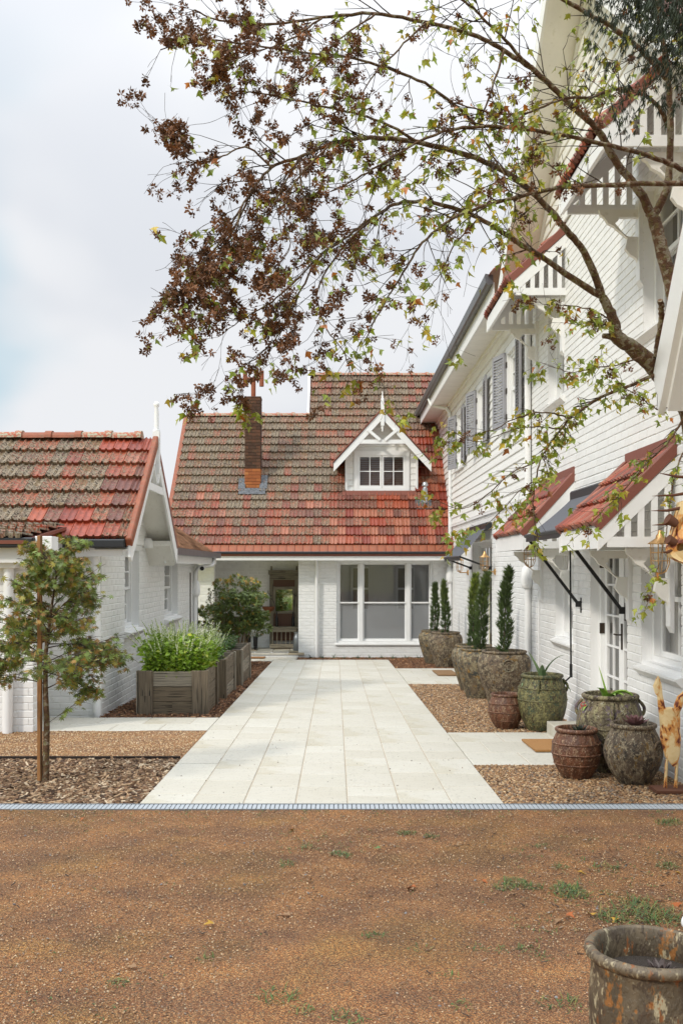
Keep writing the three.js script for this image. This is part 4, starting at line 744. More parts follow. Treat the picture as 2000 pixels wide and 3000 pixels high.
// ------------------------------------------------------------------ the outbuilding on the left
{
  const LX = -3.1, fL = wallLeft(LX), shed = thing('outbuilding', 'small white brick outbuilding with lichen covered tile gable on the left', 'outbuilding', [-4, gy(14), -14]);
  const N1 = [14.6, 15.66, .70, 1.87], N2 = [18.0, 19.5, .70, 1.75];
  const zr = 14.69, yr = 3.5, ze = 12.8, ye = 1.96, zb = 16.58, gs = (yr - ye) / (zr - ze);
  const gw = grp(shed, 'gable_wall');
  sheet([[13.14, -.8], [22.4, -.9], [22.4, 1.86], [16.3, 1.9], [16.24, 2.1], [zr, yr - .1], [13.14, 2.1]], [N1, N2], fL, -.25, -.006, mortar, gw, 'mortar');
  bricks(gw, fL, 13.14, 22.4, -.62, 1.93, [N1, N2], null, white, 300);
  { const rows = []; for (let b = 1.96; b < 3.25; b += .16) { const k = (b + .16 - ye) / gs; rows.push([Math.max(13.14, ze + k), Math.min(16.25, zb - k), b, .16]); } boards(gw, fL, rows); }
  sashWindow(shed, fL, ...N1, { label: 'near sash window of the outbuilding gable wall', cols: 2, rows: 2, rec: .14, curtain: true, sillOut: .1 });
  sashWindow(shed, fL, ...N2, { label: 'far sash window of the outbuilding wall', cols: 2, rows: 2, rec: .14, curtain: true, sillOut: .1 });
  const fw = grp(shed, 'front_wall'), f1 = wallFront(13.14), f2 = wallFront(11.5);
  part(fw, 'mortar', new G().box(f1, -3.9, LX - .003, -.7, 2.0, -.2, -.006), mortar); bricks(fw, f1, -3.88, LX + .006, -.45, 1.9, [], null, white, 200);
  const pw = grp(shed, 'projecting_wall');
  part(pw, 'mortar', new G().box(f2, -6.5, -3.508, -.7, 1.8, -.22, -.006), mortar); bricks(pw, f2, -6.2, -3.505, -.4, 1.78, [[-4.6, -4.34, 1.36, 1.5]], null, white, 300);
  bricks(pw, wallLeft(-3.508), 11.5, 11.72, -.4, 1.78, [], null, white, 60);
  { const v = grp(shed, 'air_vent'), g = new G(); for (let i = 0; i < 5; i++) g.box(f2, -4.6 + i * .062, -4.6 + i * .062 + .02, 1.36, 1.5, -.02, .004); for (let j = 0; j < 4; j++) g.box(f2, -4.6, -4.332, 1.36 + j * .044, 1.372 + j * .044, -.018, .003); part(v, 'grille', g, trim); part(v, 'backing', new G().box(f2, -4.6, -4.33, 1.36, 1.5, -.1, -.05), darkRoom); }
  part(shed, 'recess_wall', new G().box(wallLeft(-3.86), 11.72, 13.14, -.6, 2.0, -.1, 0), white[2]);
  const dr = grp(shed, 'recess_door'); part(dr, 'door_leaf', new G().box(wallLeft(-3.86), 12.0, 12.95, -.26, 1.7, .0, .04, .006), trim); part(dr, 'handle', new G().tube([[-3.82, .75, -12.1], [-3.77, .75, -12.1], [-3.77, .75, -12.2]], .01, 8), brass);
  part(shed, 'fascia', new G().box(f1, -3.9, LX + .35, 1.75, 1.93, .3, .33).box(f1, -3.9, LX + .2, 1.80, 1.82, -.05, .3).box(f2, -6.5, -3.4, 1.66, 1.84, .2, .23).box(f2, -6.5, -3.42, 1.7, 1.72, -.1, .2), trim);
  part(shed, 'gutter', new G().box(f1, -3.5, LX + .4, 1.86, 1.97, .335, .45, .015), gutterMat);
  part(shed, 'gutter', new G().box(f2, -6.5, -3.4, 1.83, 1.945, .235, .36, .015), gutterMat);
  part(shed, 'gutter_end_box', new G().box(f2, -3.395, -3.2, 1.64, 1.96, .05, .3, .006), trim);
  // roof
  const roof = grp(shed, 'roof'), cs = Math.hypot(zr - ze, yr - ye), fr = slope([-6.8, ye, -ze], [1, 0, 0], [0, yr - ye, -(zr - ze)]), xv = 4.165, rows = 7, gA = (cs - .02) / rows;
  part(roof, 'roof_deck', new G().box(fr, 0, xv, 0, cs, -.06, -.012), terraRed);
  const lev = (c, a, r) => { const d = -2.635 - c[0]; if (d < .35) return r === 6 ? .2 : .8; if (r === 0) return d < 1.6 ? .25 : 2.6; if (r === 1) return d < 1.4 ? .4 : 2.9; if (r === 6) return d < .75 ? .3 : 2.6; return d < .6 ? 1.2 : 2.75; };
  tiles(roof, fr, .045, xv - .04, .0, rows, gA, lev, () => false, 300, .208);
  part(roof, 'verge_capping', new G().box(fr, xv - .06, xv + .02, -.06, cs, -.05, .075, .015), terracotta);
  const fb = slope([-6.8, ye, -zb], [-1, 0, 0], [0, yr - ye, zb - zr]);
  part(roof, 'rear_slope', new G().box(fb, -xv, 0, 0, cs, -.05, .03), terraRed);
  ridge(roof, -6.4, -2.9, yr + .05, -zr, [terracotta, terracotta, ridgeOld]);
  // lower skirt over the projecting wall
  const sk = grp(shed, 'skirt_roof'), fk = slope([-6.8, 1.92, -11.12], [1, 0, 0], [0, .22, -1.75]);
  part(sk, 'roof_deck', new G().box(fk, 0, 3.3, 0, 1.8, -.05, -.01), terraRed);
  tiles(sk, fk, .02, 3.28, .02, 5, .345, c => 2.3, () => false, 100);
  part(sk, 'flashing_sheet', new G().box(fk, 0, 2.95, -.05, .3, .05, .062), flashing);
  // barge boards, soffits, finial and gable truss
  const gb = grp(shed, 'gable_trim'), X = -2.64, f = wallLeft(X);
  const lo1 = [ze - .02, ye - .02], lo2 = [zb + .02, ye - .02], tp = [zr, yr + .0];
  part(gb, 'barge_board', new G().prism(f, [lo1, tp, [tp[0], tp[1] - .24], [lo1[0] + .1, lo1[1] - .26], [lo1[0], lo1[1] - .2]], -.035, 0), trim);
  part(gb, 'barge_board', new G().prism(f, [lo2, tp, [tp[0], tp[1] - .24], [lo2[0] - .1, lo2[1] - .26], [lo2[0], lo2[1] - .2]], -.036, -.001), trim);
  part(gb, 'soffit', new G().prism(f, [[lo1[0], lo1[1] - .1], [tp[0], tp[1] - .1], [tp[0], tp[1] - .12], [lo1[0], lo1[1] - .12]], -.46, -.036).prism(f, [[lo2[0], lo2[1] - .1], [tp[0], tp[1] - .1], [tp[0], tp[1] - .12], [lo2[0], lo2[1] - .12]], -.46, -.037), cream);
  part(gb, 'eave_box', new G().prism(f, [[lo2[0], lo2[1] - .2], [lo2[0] - .5, lo2[1] + .1], [lo2[0] - .5, lo2[1] + .02], [lo2[0] - .1, lo2[1] - .3]], -.46, -.04), cream);
  part(gb, 'collar_tie', new G().box(f, zr - .62, zr + .62, 2.72, 2.83, -.034, -.004), trim);
  for (const s of [-1, 1]) part(gb, 'strut', new G().beam([X - .02, 2.85, -(zr + s * .05)], [X - .02, 3.13, -(zr + s * .3)], .03, .06, [1, 0, 0]), trim);
  part(gb, 'finial', new G().box(f, zr - .05, zr + .05, 3.0, 3.62, -.06, .04).lathe([[.05, 0], [.055, .03], [.035, .04], [.036, .25], [.028, .36], [.04, .38], [.045, .42], [.02, .45], [0, .455]], [X - .01, 3.62, -zr], 16).lathe([[0, -.14], [.03, -.11], [.022, -.07], [.042, -.04], [.035, 0]], [X - .01, 3.0, -zr], 14), trim);
  // low wing behind
  const wg = grp(shed, 'wing_roof'), litter = M(0xffffff, 1, { map: tex(256, 256, (u, v) => { const n = fbm(u, v, 20, 5, 401), l = vnoise(u * 90, v * 30, 90, 405); return mix3([92, 58, 34], [168, 118, 74], clamp(n * .7 + l * .4 - .05)); }, true, [1.2, 1.2]), bumpMap: gritBump, bumpScale: .02 });
  part(wg, 'roof_slope', new G().prism(wallFront(0), [[-2.8, 1.93], [-3.75, 2.55], [-3.75, 2.45], [-2.8, 1.88]], -23.3, -16.4), terracotta);
  { const g = new G(); for (let z = 16.5; z < 23.2; z += .16) for (let k = 0; k < 6; k++) { const h = () => .02 + .02 * rnd(), A = .16 * k, B = A + .16; g.quad([-2.82 - A, 1.95 + A * .65 + .02, -z], [-2.82 - B, 1.95 + B * .65 + .02 + h() * .4, -z], [-2.82 - B, 1.95 + B * .65 + h(), -z - .16], [-2.82 - A, 1.95 + A * .65 + h() * .5, -z - .16]); } part(wg, 'leaf_litter', g, litter); }
  { const g = new G(); for (let z = 16.42; z < 23.2; z += .5) g.box((a, b, c) => [-2.80 + a, b, -z - c], 0, .1, 1.83, 1.95, 0, .494); part(wg, 'gutter', g, gutterGrey); }
  part(wg, 'fascia', new G().box((a, b, c) => [a, b, c], -2.83, -2.803, 1.68, 1.86, -23.35, -16.4).box((a, b, c) => [a, b, c], -3.1, -2.83, 1.72, 1.74, -23.3, -16.4).box((a, b, c) => [a, b, c], -3.6, -2.803, 1.68, 1.95, -23.38, -23.351), trim);
  pipe(shed, 'downpipe', [[-2.77, 1.84, -22.7], [-2.8, 1.66, -22.5], [-3.0, 1.62, -21.75], [-3.05, 1.5, -21.6], [-3.05, gy(21.6) - .02, -21.6]], .045); rainHead(shed, -3.04, .98, -21.6, .34);
  pipe(shed, 'downpipe', [[-3.13, 1.85, -12.95], [-3.13, gy(13) - .02, -13.05]], .055);
  pipe(shed, 'downpipe', [[-3.76, 1.68, -11.42], [-3.78, gy(11.4) - .02, -11.42]], .058); part(shed, 'pipe_head', new G().box(f2, -3.87, -3.66, 1.6, 1.69, 0, .16, .005), trim);
  pipe(shed, 'conduit', [[-3.085, 1.5, -21.1], [-3.085, gy(21), -21.1]], .012, brownMetal);
  const sp = grp(shed, 'alarm_box'); part(sp, 'cover', new G().lathe([[0, .17], [.06, .16], [.09, .1], [.095, 0], [0, 0]], [LX + .06, 1.92, -16.05], 16), trim);
  const cam = thing('security_camera', 'small white security camera under the left eave', 'camera', [-2.86, 1.62, -21.2]);
  part(cam, 'body', new G().tube([[-2.9, 1.62, -21.6], [-2.86, 1.6, -21.35], [-2.85, 1.59, -21.2]], [.04, .055, .055], 16), trim); part(cam, 'lens', new G().tube([[-2.85, 1.59, -21.2], [-2.849, 1.589, -21.19]], .045, 16), blackMetal);
}
// ------------------------------------------------------------------ pots
function crust(base, spots, s, o = {}) {                // mottled glaze with crusts of lichen and mineral stain
  const sp = spots.map((c, i) => ({ c: c[0], t: c[1], f: c[2] || 18, s: s + 7 * i + 3 }));
  const t = tex(512, 512, (u, v) => { const n = fbm(u, v, 10, 5, s), st = fbm(u, v * .5, 16, 4, s + 1); let c = base.map(q => q * (.62 + .5 * n + .3 * (st - .5))); for (const k of sp) { const m = .6 * fbm(u, v * .75, k.f, 4, k.s) + .4 * fbm(u, v, k.f * 4, 3, k.s + 2); c = mix3(c, k.c, .85 * sstep(k.t, k.t + .09, m)); } return c; }, true, [o.ru || 1, o.rv || 1]);
  const b = tex(512, 512, (u, v) => .5 * fbm(u, v, 24, 4, s + 50) + .5 * sstep(.45, .6, fbm(u, v, 60, 3, s + 51)), false, [o.ru || 1, o.rv || 1]);
  return M(0xffffff, o.r ?? .8, { map: t, bumpMap: b, bumpScale: o.b || .006 });
}
const urnMat = crust([112, 96, 78], [[[152, 140, 114], .52, 30], [[176, 168, 144], .61, 50], [[120, 92, 48], .60, 16], [[48, 42, 36], .56, 34]], 500);
const urnMat2 = crust([112, 98, 78], [[[150, 140, 110], .52, 28], [[150, 112, 52], .59, 14], [[172, 164, 138], .61, 48], [[58, 62, 60], .57, 24]], 520);
const brownPot = crust([116, 72, 48], [[[152, 126, 100], .56, 36], [[80, 52, 38], .56, 16], [[178, 160, 134], .64, 50]], 540, { r: .55 });
const greenPot = crust([98, 94, 60], [[[132, 126, 80], .5, 50], [[60, 72, 54], .57, 20], [[60, 44, 30], .58, 24]], 560, { r: .6, b: .01 });
const greyPot = crust([126, 114, 88], [[[146, 140, 102], .52, 40], [[96, 82, 92], .55, 10], [[176, 172, 150], .62, 30], [[64, 54, 40], .56, 22]], 580, { b: .01 });
const nearPot = crust([104, 90, 70], [[[146, 94, 44], .60, 12], [[172, 160, 130], .57, 18], [[128, 74, 36], .63, 22], [[70, 58, 46], .55, 18]], 600, { r: .6, b: .0022 });
function pot(label, px, Z, prof, m, o = {}) {           // prof: outer profile bottom to rim
  const x = px, y = gy(Z), t = thing('garden_pot', label, 'pot', [x, y, -Z], o.group), rim = prof[prof.length - 1], rt = o.lip || .02;
  const p = [[.0, .0], ...prof]; for (let i = 0; i <= 8; i++) { const a = -Math.PI / 2 + Math.PI * i / 8 * 1.25; p.push([rim[0] + rt * Math.cos(a), rim[1] + rt + rt * Math.sin(a)]); }
  p.push([rim[0] - rt * 1.0, rim[1] - .0], [rim[0] - .02, rim[1] - .05], [rim[0] - .005, rim[1] - .12]);
  part(t, 'body', new G().lathe(p, [x, y, -Z], 56, (a, h) => 1 + .006 * Math.sin(a * 3 + h * 9) + .004 * Math.sin(a * 7 - h * 13)), m);
  const sy = y + rim[1] - (o.sunk || .05);
  part(t, 'soil', new G().lathe([[0, .008], [rim[0] * .5, .004], [rim[0] - .008, 0]], [x, sy, -Z], 24), soilMat);
  if (o.medal !== undefined) { // round raised seal facing the given angle
    const a = o.medal, h = o.mh, R = o.mr, n = [Math.sin(a), 0, Math.cos(a)], u = [Math.cos(a), 0, -Math.sin(a)], c = [x + n[0] * R, y + h, -Z + n[2] * R];
    const ring = (r, q) => { const pts = []; for (let i = 0; i <= 24; i++) { const w = i / 24 * 2 * Math.PI, k = Math.cos(w) * r, bend = k * k / (2 * R); pts.push([c[0] + u[0] * k - n[0] * bend, c[1] + Math.sin(w) * r * 1.05, c[2] + u[2] * k - n[2] * bend]); } return new G().tube(pts, q, 8, false); };
    const s = o.ms || .07; const g = ring(s, .010); part(t, 'seal', g, o.mm || m);
    const g2 = ring(s * .55, .007); g2.tube([[c[0] - u[0] * .02, c[1], c[2] - u[2] * .02], [c[0] + n[0] * .004, c[1] + .02, c[2] + n[2] * .004], [c[0] + u[0] * .02, c[1], c[2] + u[2] * .02]], .008, 6); part(t, 'seal', g2, o.mm || m);
  }
  for (const a of o.handles || []) { const pts = []; for (let i = 0; i <= 12; i++) { const w = i / 12, h = lerp(o.hh[0], o.hh[1], w), R = lerp(o.hr[0], o.hr[1], w) + Math.sin(w * Math.PI) * .035; pts.push([x + Math.sin(a) * R, y + h, -Z + Math.cos(a) * R]); } part(t, 'handle', new G().tube(pts, .015, 10), m); }
  for (const [h, r] of o.bands || []) { const pts = []; for (let i = 0; i <= 40; i++) { const w = i / 40 * 2 * Math.PI; pts.push([x + Math.cos(w) * r, y + h, -Z + Math.sin(w) * r]); } part(t, 'band', new G().tube(pts, .008, 6, false), m); }
  return { x, y: sy, z: -Z, t };
}
const smooth = (pts, n = 6) => { const c = new THREE.CatmullRomCurve3(pts.map(p => V(p[0], p[1], 0)), false, 'centripetal'); return c.getPoints(pts.length * n).map(p => [p.x, p.y]); };
const urn = (R, H) => smooth([[R * .58, 0], [R * .6, H * .02], [R * .8, H * .32], [R * .96, H * .6], [R, H * .76], [R * .95, H * .88], [R * .84, H * .94], [R * .80, H * .955]]);
const jar = (R, H) => smooth([[R * .6, 0], [R * .64, H * .03], [R * .9, H * .28], [R, H * .52], [R * .96, H * .72], [R * .82, H * .89], [R * .78, H * .93]]);
const olla = (R, H) => smooth([[R * .52, 0], [R * .56, H * .03], [R * .84, H * .25], [R, H * .5], [R * .94, H * .7], [R * .76, H * .9], [R * .72, H * .95]]);
const gU = 'large crusted urns along the right wall';
const pA = pot('crusted brown urn behind another, nearest the rear house', 2.30, 22.95, urn(.37, .76), urnMat2, { group: gU });
const pB = pot('crusted brown urn with a round seal, second from the rear house', 2.43, 21.85, urn(.375, .76), urnMat, { group: gU, medal: -.0, mh: .58, mr: .372, ms: .07 });
const pC = pot('ochre stained urn at the back of the three urn cluster', 2.30, 16.5, urn(.36, .75), urnMat2, { group: gU });
const pD = pot('blue grey urn with ochre stains in the middle of the three urn cluster', 2.24, 15.35, urn(.36, .76), urnMat2, { group: gU });
const pE = pot('big brown urn with a pale seal at the front of the three urn cluster', 2.42, 14.2, urn(.375, .79), urnMat, { group: gU, medal: .0, mh: .6, mr: .372, ms: .08, mm: crust([150, 142, 118], [[[96, 80, 62], .5, 24]], 640) });
const pF = pot('small red brown banded pot in front of the green jar', 2.035, 11.84, jar(.205, .41), brownPot, { lip: .016, bands: [[.1, .175], [.2, .206], [.3, .198]] });
const pG = pot('tall mossy green jar with lug handles', 2.44, 11.7, jar(.29, .66), greenPot, { lip: .022, handles: [-.35, 1.35, 3.6], hh: [.46, .6], hr: [.275, .235], bands: [[.18, .25], [.36, .29], [.5, .275]] });
const pH = pot('lichen grey jar with handles beside the door step', 2.50, 9.02, jar(.30, .70), greyPot, { lip: .022, handles: [-.2, 1.45, -1.75], hh: [.5, .64], hr: [.285, .245], bands: [[.2, .262], [.4, .3]] });
const pI = pot('red brown banded pot at the corner of the door path', 2.11, 8.68, jar(.212, .42), brownPot, { lip: .02, sunk: .04, bands: [[.12, .19], [.21, .213], [.3, .205]] });
const pJ = pot('round brown pot with a carved disc beside the bird sculpture', 2.53, 8.42, olla(.245, .49), urnMat, { lip: .02, sunk: .05, medal: .75, mh: .31, mr: .238, ms: .06 });
const pK = pot('rust stained pot with a rolled rim in the near right corner', .945, 2.98, smooth([[.15, 0], [.155, .02], [.170, .2], [.178, .36], [.172, .47], [.174, .505]]), nearPot, { lip: .018, sunk: .055 });

// ------------------------------------------------------------------ plants
const leafy = (r, g, b, t = .35) => P(new THREE.Color().setRGB(r, g, b), .65, { transmission: t, thickness: 0 });
function blade(p, dir, L, w, droop, fold = .25, n = 8) { // one strap leaf
  const g = new G(), d = V(...dir).normalize(), s = new THREE.Vector3().crossVectors(d, V(0, 1, 0)).normalize(), ring = []; let q = V(...p), e = d.clone();
  for (let i = 0; i <= n; i++) { const t = i / n, ww = w * (t < .25 ? lerp(.62, 1, t / .25) : Math.pow(1 - (t - .25) / .75, .7)) / 2, up = new THREE.Vector3().crossVectors(s, e).normalize(); ring.push([[q.x - s.x * ww + up.x * ww * fold, q.y - s.y * ww + up.y * ww * fold, q.z - s.z * ww + up.z * ww * fold], [q.x, q.y, q.z], [q.x + s.x * ww + up.x * ww * fold, q.y + s.y * ww + up.y * ww * fold, q.z + s.z * ww + up.z * ww * fold]]); e.y -= droop / n * (1 + t * 2); e.normalize(); q.addScaledVector(e, L / n); }
  for (let i = 0; i < n; i++) { const A = ring[i], B = ring[i + 1]; g.quad(A[0], A[1], B[1], B[0]); g.quad(A[1], A[2], B[2], B[1]); }
  return g;
}
{ const p = [pG.x, pG.y, pG.z], t = thing('agave', 'long leaved agave in the mossy green jar', 'plant', p), m = leafy(.16, .24, .11, .1);
  for (const [dx, dy, dz, L, w, dr] of [[-.45, 1, .2, .42, .085, .1], [.3, 1, .1, .44, .09, .8], [.95, .6, .25, .42, .12, 1.2], [-.85, .55, .3, .32, .1, .9], [.2, .7, .8, .28, .1, .8], [-.1, .9, .5, .3, .09, .4]]) part(t, 'leaf', blade(p, [dx, dy, dz], L, w, dr, .5), m); }
{ const p = [pH.x - .02, pH.y, pH.z], t = thing('agave', 'bright green agave in the lichen grey jar', 'plant', p), m = leafy(.26, .42, .06, .2);
  for (const [dx, dy, dz, L, w, dr] of [[-.25, 1, 0, .36, .06, .0], [.45, 1, .2, .32, .13, 1.4], [-.9, .6, .4, .32, .1, .9], [.95, .65, .2, .32, .11, 1.1], [.05, .9, .6, .22, .1, .7], [-.45, 1, .4, .25, .1, .5], [.35, 1, .5, .22, .1, .8]]) part(t, 'leaf', blade(p, [dx, dy, dz], L, w, dr, .5), m); }
function rosette(name, label, p, R, n, col, el, w = .45, rough = .55) {
  const t = thing(name, label, 'succulent', p), m = P(tint(...col), rough);
  for (let i = 0; i < n; i++) { const k = i / n, a = i * 2.39996, e = lerp(el[0], el[1], k), L = R * lerp(1, .55, k); part(t, 'leaf', blade([p[0] + Math.cos(a) * .012, p[1] + .005 + k * .02, p[2] + Math.sin(a) * .012], [Math.cos(a) * Math.cos(e), Math.sin(e), Math.sin(a) * Math.cos(e)], L, L * w, -.35, .55, 5), m); }
}
rosette('succulent', 'dark spiky succulent in the banded pot by the door path', [pI.x + .03, pI.y + .02, pI.z], .12, 34, [.035, .045, .03], [.2, 1.2], .22);
rosette('succulent', 'purple pink rosette succulent in the round brown pot', [pJ.x + .01, pJ.y + .05, pJ.z], .14, 26, [.22, .11, .11], [.25, 1.3], .5);
rosette('succulent', 'dull dark rosette in the near corner pot', [pK.x + .03, pK.y - .01, pK.z], .06, 22, [.07, .05, .045], [.15, 1.1], .55);
{ const p = [pI.x - .02, pI.y, pI.z], t = thing('flower_stalk', 'thin stalk with red blossoms leaning over the banded pot', 'plant', p);
  const q = [p, [p[0] + .05, p[1] + .14, p[2] - .02], [p[0] + .09, p[1] + .27, p[2] - .03]]; part(t, 'stalk', new G().tube(q, .0035, 5), leafy(.2, .16, .06, 0));
  const g = new G(); for (let i = 0; i < 12; i++) g.lathe([[0, -.007], [.007, 0], [0, .009]], [q[2][0] + rr(-.022, .022), q[2][1] + rr(-.03, .03), q[2][2] + rr(-.015, .015)], 6); part(t, 'blossoms', g, M(tint(.5, .05, .05), .6)); }
// pencil cypresses
const sprayGeo = (() => { const g = new G(); for (let k = 0; k < 7; k++) { const a = k * 2.4, e = .25 + .12 * k, d = [Math.cos(a) * .35, 1, Math.sin(a) * .35], L = .5 + .5 * hash(k, 1, 1), s = [-Math.sin(a) * .055, 0, Math.cos(a) * .055], o = [0, k * .07, 0], tip = [d[0] * L, d[1] * L * .9 + k * .05, d[2] * L]; const mid = [tip[0] * .5, tip[1] * .5 + .02, tip[2] * .5]; g.tri(o, [mid[0] + s[0], mid[1], mid[2] + s[2]], tip); g.tri(o, tip, [mid[0] - s[0], mid[1], mid[2] - s[2]]); } return g.geo(); })();
const needleMat = P(0xffffff, .75, { transmission: .15, thickness: 0 });
function cypress(label, q, H, R, lean, warm) {
  const p = [q.x, q.y, q.z], t = thing('pencil_cypress', label, 'cypress', p, 'pencil cypresses in the urns'), ms = [], cs = [];
  const ax = h => [p[0] + lean[0] * h * h / H + .012 * Math.sin(h * 7 + H * 9), p[1] + h, p[2] + lean[1] * h];
  part(t, 'trunk', new G().tube([ax(0), ax(H * .5), ax(H * .93)], [.014, .009, .003], 6), timber[0]);
  const shape = k => (k < .12 ? lerp(.62, .9, k / .12) : k < .35 ? lerp(.9, 1, (k - .12) / .23) : Math.pow(1 - (k - .35) / .65, .72)) * (.86 + .28 * hash(Math.floor(k * 17), 3, Math.floor(H * 100)));
  const n = Math.round(420 * H);
  for (let i = 0; i < n; i++) { const k = Math.pow(rnd(), .8), a = rnd() * 6.283, rad = R * shape(k) * Math.sqrt(rr(.15, 1)), c = ax(k * H * .95), o = [Math.cos(a), Math.sin(a)]; ms.push(look([c[0] + o[0] * rad, c[1] + rr(-.02, .02), c[2] + o[1] * rad], [o[0] * rr(.15, .95), 1, o[1] * rr(.15, .95)], rnd() * 6, rr(.06, .13))); const w = warm * sstep(.3, .9, k) * rnd(), b = rr(.6, 1.3); cs.push(tint((.075 + .15 * w) * b, (.12 + .16 * w) * b, (.03 + .01 * w) * b)); }
  inst(t, 'foliage', sprayGeo, needleMat, ms, cs);
}
cypress('dark pencil cypress in the rearmost urn', pA, 1.18, .08, [.02, 0], .1);
cypress('pencil cypress with lighter foliage in the sealed urn near the rear house', pB, 1.22, .078, [-.03, 0], .8);
cypress('yellow green pencil cypress in the ochre stained urn', pC, 1.28, .066, [.02, 0], 1.6);
cypress('pencil cypress with a leaning tip in the middle urn', pD, 1.28, .075, [.09, 0], .5);
cypress('tall ragged dark pencil cypress in the big front urn', { x: pE.x + .0, y: pE.y, z: pE.z }, 1.3, .07, [.05, 0], .15);
// grass tufts by the rear wall
for (const [i, px] of [912, 942, 978, 1009, 1049, 1081, 1118, 1151, 1190, 1226].entries()) {
  const Z = 24.75 - .1 * (i % 2), p = [(px - 982) * Z / 2900, gy(Z) - .02, -Z], t = thing('grass_plant', 'small strappy green plant along the rear wall, ' + ['leftmost', 'second', 'third', 'fourth', 'fifth', 'sixth', 'seventh', 'eighth', 'ninth', 'rightmost'][i] + ' in the row', 'plant', p, 'strappy plants along the rear wall'), g = new G();
  for (let k = 0; k < 26; k++) { const a = rnd() * 6.283, e = rr(.35, 1.3), b = blade([p[0] + rr(-.02, .02), p[1], p[2] + rr(-.02, .02)], [Math.cos(a) * Math.cos(e), Math.sin(e), Math.sin(a) * Math.cos(e)], rr(.12, .22), .012, .9, .3, 4); push(g.p, b.p); push(g.n, b.n); push(g.t, b.t); }
  part(t, 'foliage', g, leafy(.04, .085, .028, .2));
}
// timber planters
const nailed = [.0];
function planter(label, x0, x1, Z0, Z1, H) {
  const zc = (Z0 + Z1) / 2, yb = gy(Z1) - .02, yt = gy(Z0) + H, t = thing('timber_planter', label, 'planter', [(x0 + x1) / 2, gy(zc), -zc], 'timber planters along the left wall');
  const f = (a, b, c) => [a, b, -Z0 + c], fr = (a, b, c) => [x1 + c, b, -a], fl = (a, b, c) => [x0 - c, b, -a], fk = (a, b, c) => [a, b, -Z1 - c], h = (yt - yb) / 3, k = () => timber[Math.floor(rnd() * 3)];
  for (let j = 0; j < 3; j++) { const b0 = yb + j * h + (j ? .003 : 0), b1 = yb + (j + 1) * h - .002; part(t, 'plank', new G().box(f, x0 + .02, x1 - .02, b0, b1, -.04, 0, .004), j === 2 ? timber[2] : timber[1]); part(t, 'plank', new G().box(fr, Z0 + .045, Z1 - .045, b0, b1, -.04, 0, .004), k()); part(t, 'plank', new G().box(fl, Z0 + .045, Z1 - .045, b0, b1, -.04, 0, .004), k()); part(t, 'plank', new G().box(fk, x0 + .02, x1 - .02, b0, b1, -.04, 0, .004), k()); }
  const c = .14, e = .032;
  for (const [a, b] of [[x0 - .02, x0 + c + .05], [x1 - c - .05, x1 + .0]]) { part(t, 'corner_post', new G().box(f, a, b, yb - .01, yt + .012, .001, e, .005), timber[Math.floor(rnd() * 2)]); part(t, 'corner_post', new G().box(fk, a, b, yb - .01, yt + .012, .001, e, .005), k()); }
  for (const a of [Z0 - .032, Z1 - .13]) { part(t, 'corner_post', new G().box(fr, a, a + .1, yb - .01, yt + .015, .001, e, .005), k()); part(t, 'corner_post', new G().box(fl, a, a + .1, yb - .01, yt + .01, .001, e, .005), k()); }
  part(t, 'soil', new G().box(WORLD, x0 + .03, x1 - .03, yt - .12, yt - .1, -Z1 + .03, -Z0 - .03), soilMat);
  return [x0, x1, Z0, Z1, yt - .1];
}
const b1 = planter('nearest timber planter full of flowering basil', -2.63, -1.73, 13.28, 14.45, .56), b2 = planter('middle timber planter of the row', -2.6, -1.7, 15.2, 16.7, .58), b3 = planter('farthest timber planter of the row', -2.55, -1.66, 17.5, 19.2, .6);
const ovate = (() => { const g = new G(), o = []; const n = 6; for (let i = 0; i <= n; i++) { const t = i / n, w = Math.sin(Math.PI * Math.pow(t, .75)) * .27; o.push([w, t, .18 * t * (1 - t) - .25 * t * t]); } for (let i = 0; i < n; i++) { const a = o[i], b = o[i + 1]; g.quad([-a[0], a[1], a[2] + a[0] * .35], [0, a[1], a[2]], [0, b[1], b[2]], [-b[0], b[1], b[2] + b[0] * .35]); g.quad([0, a[1], a[2]], [a[0], a[1], a[2] + a[0] * .35], [b[0], b[1], b[2] + b[0] * .35], [0, b[1], b[2]]); } return g.geo(); })();
const budGeo = new G().lathe([[0, -.5], [.45, -.1], [.3, .4], [0, .5]], [0, 0, 0], 5).geo();
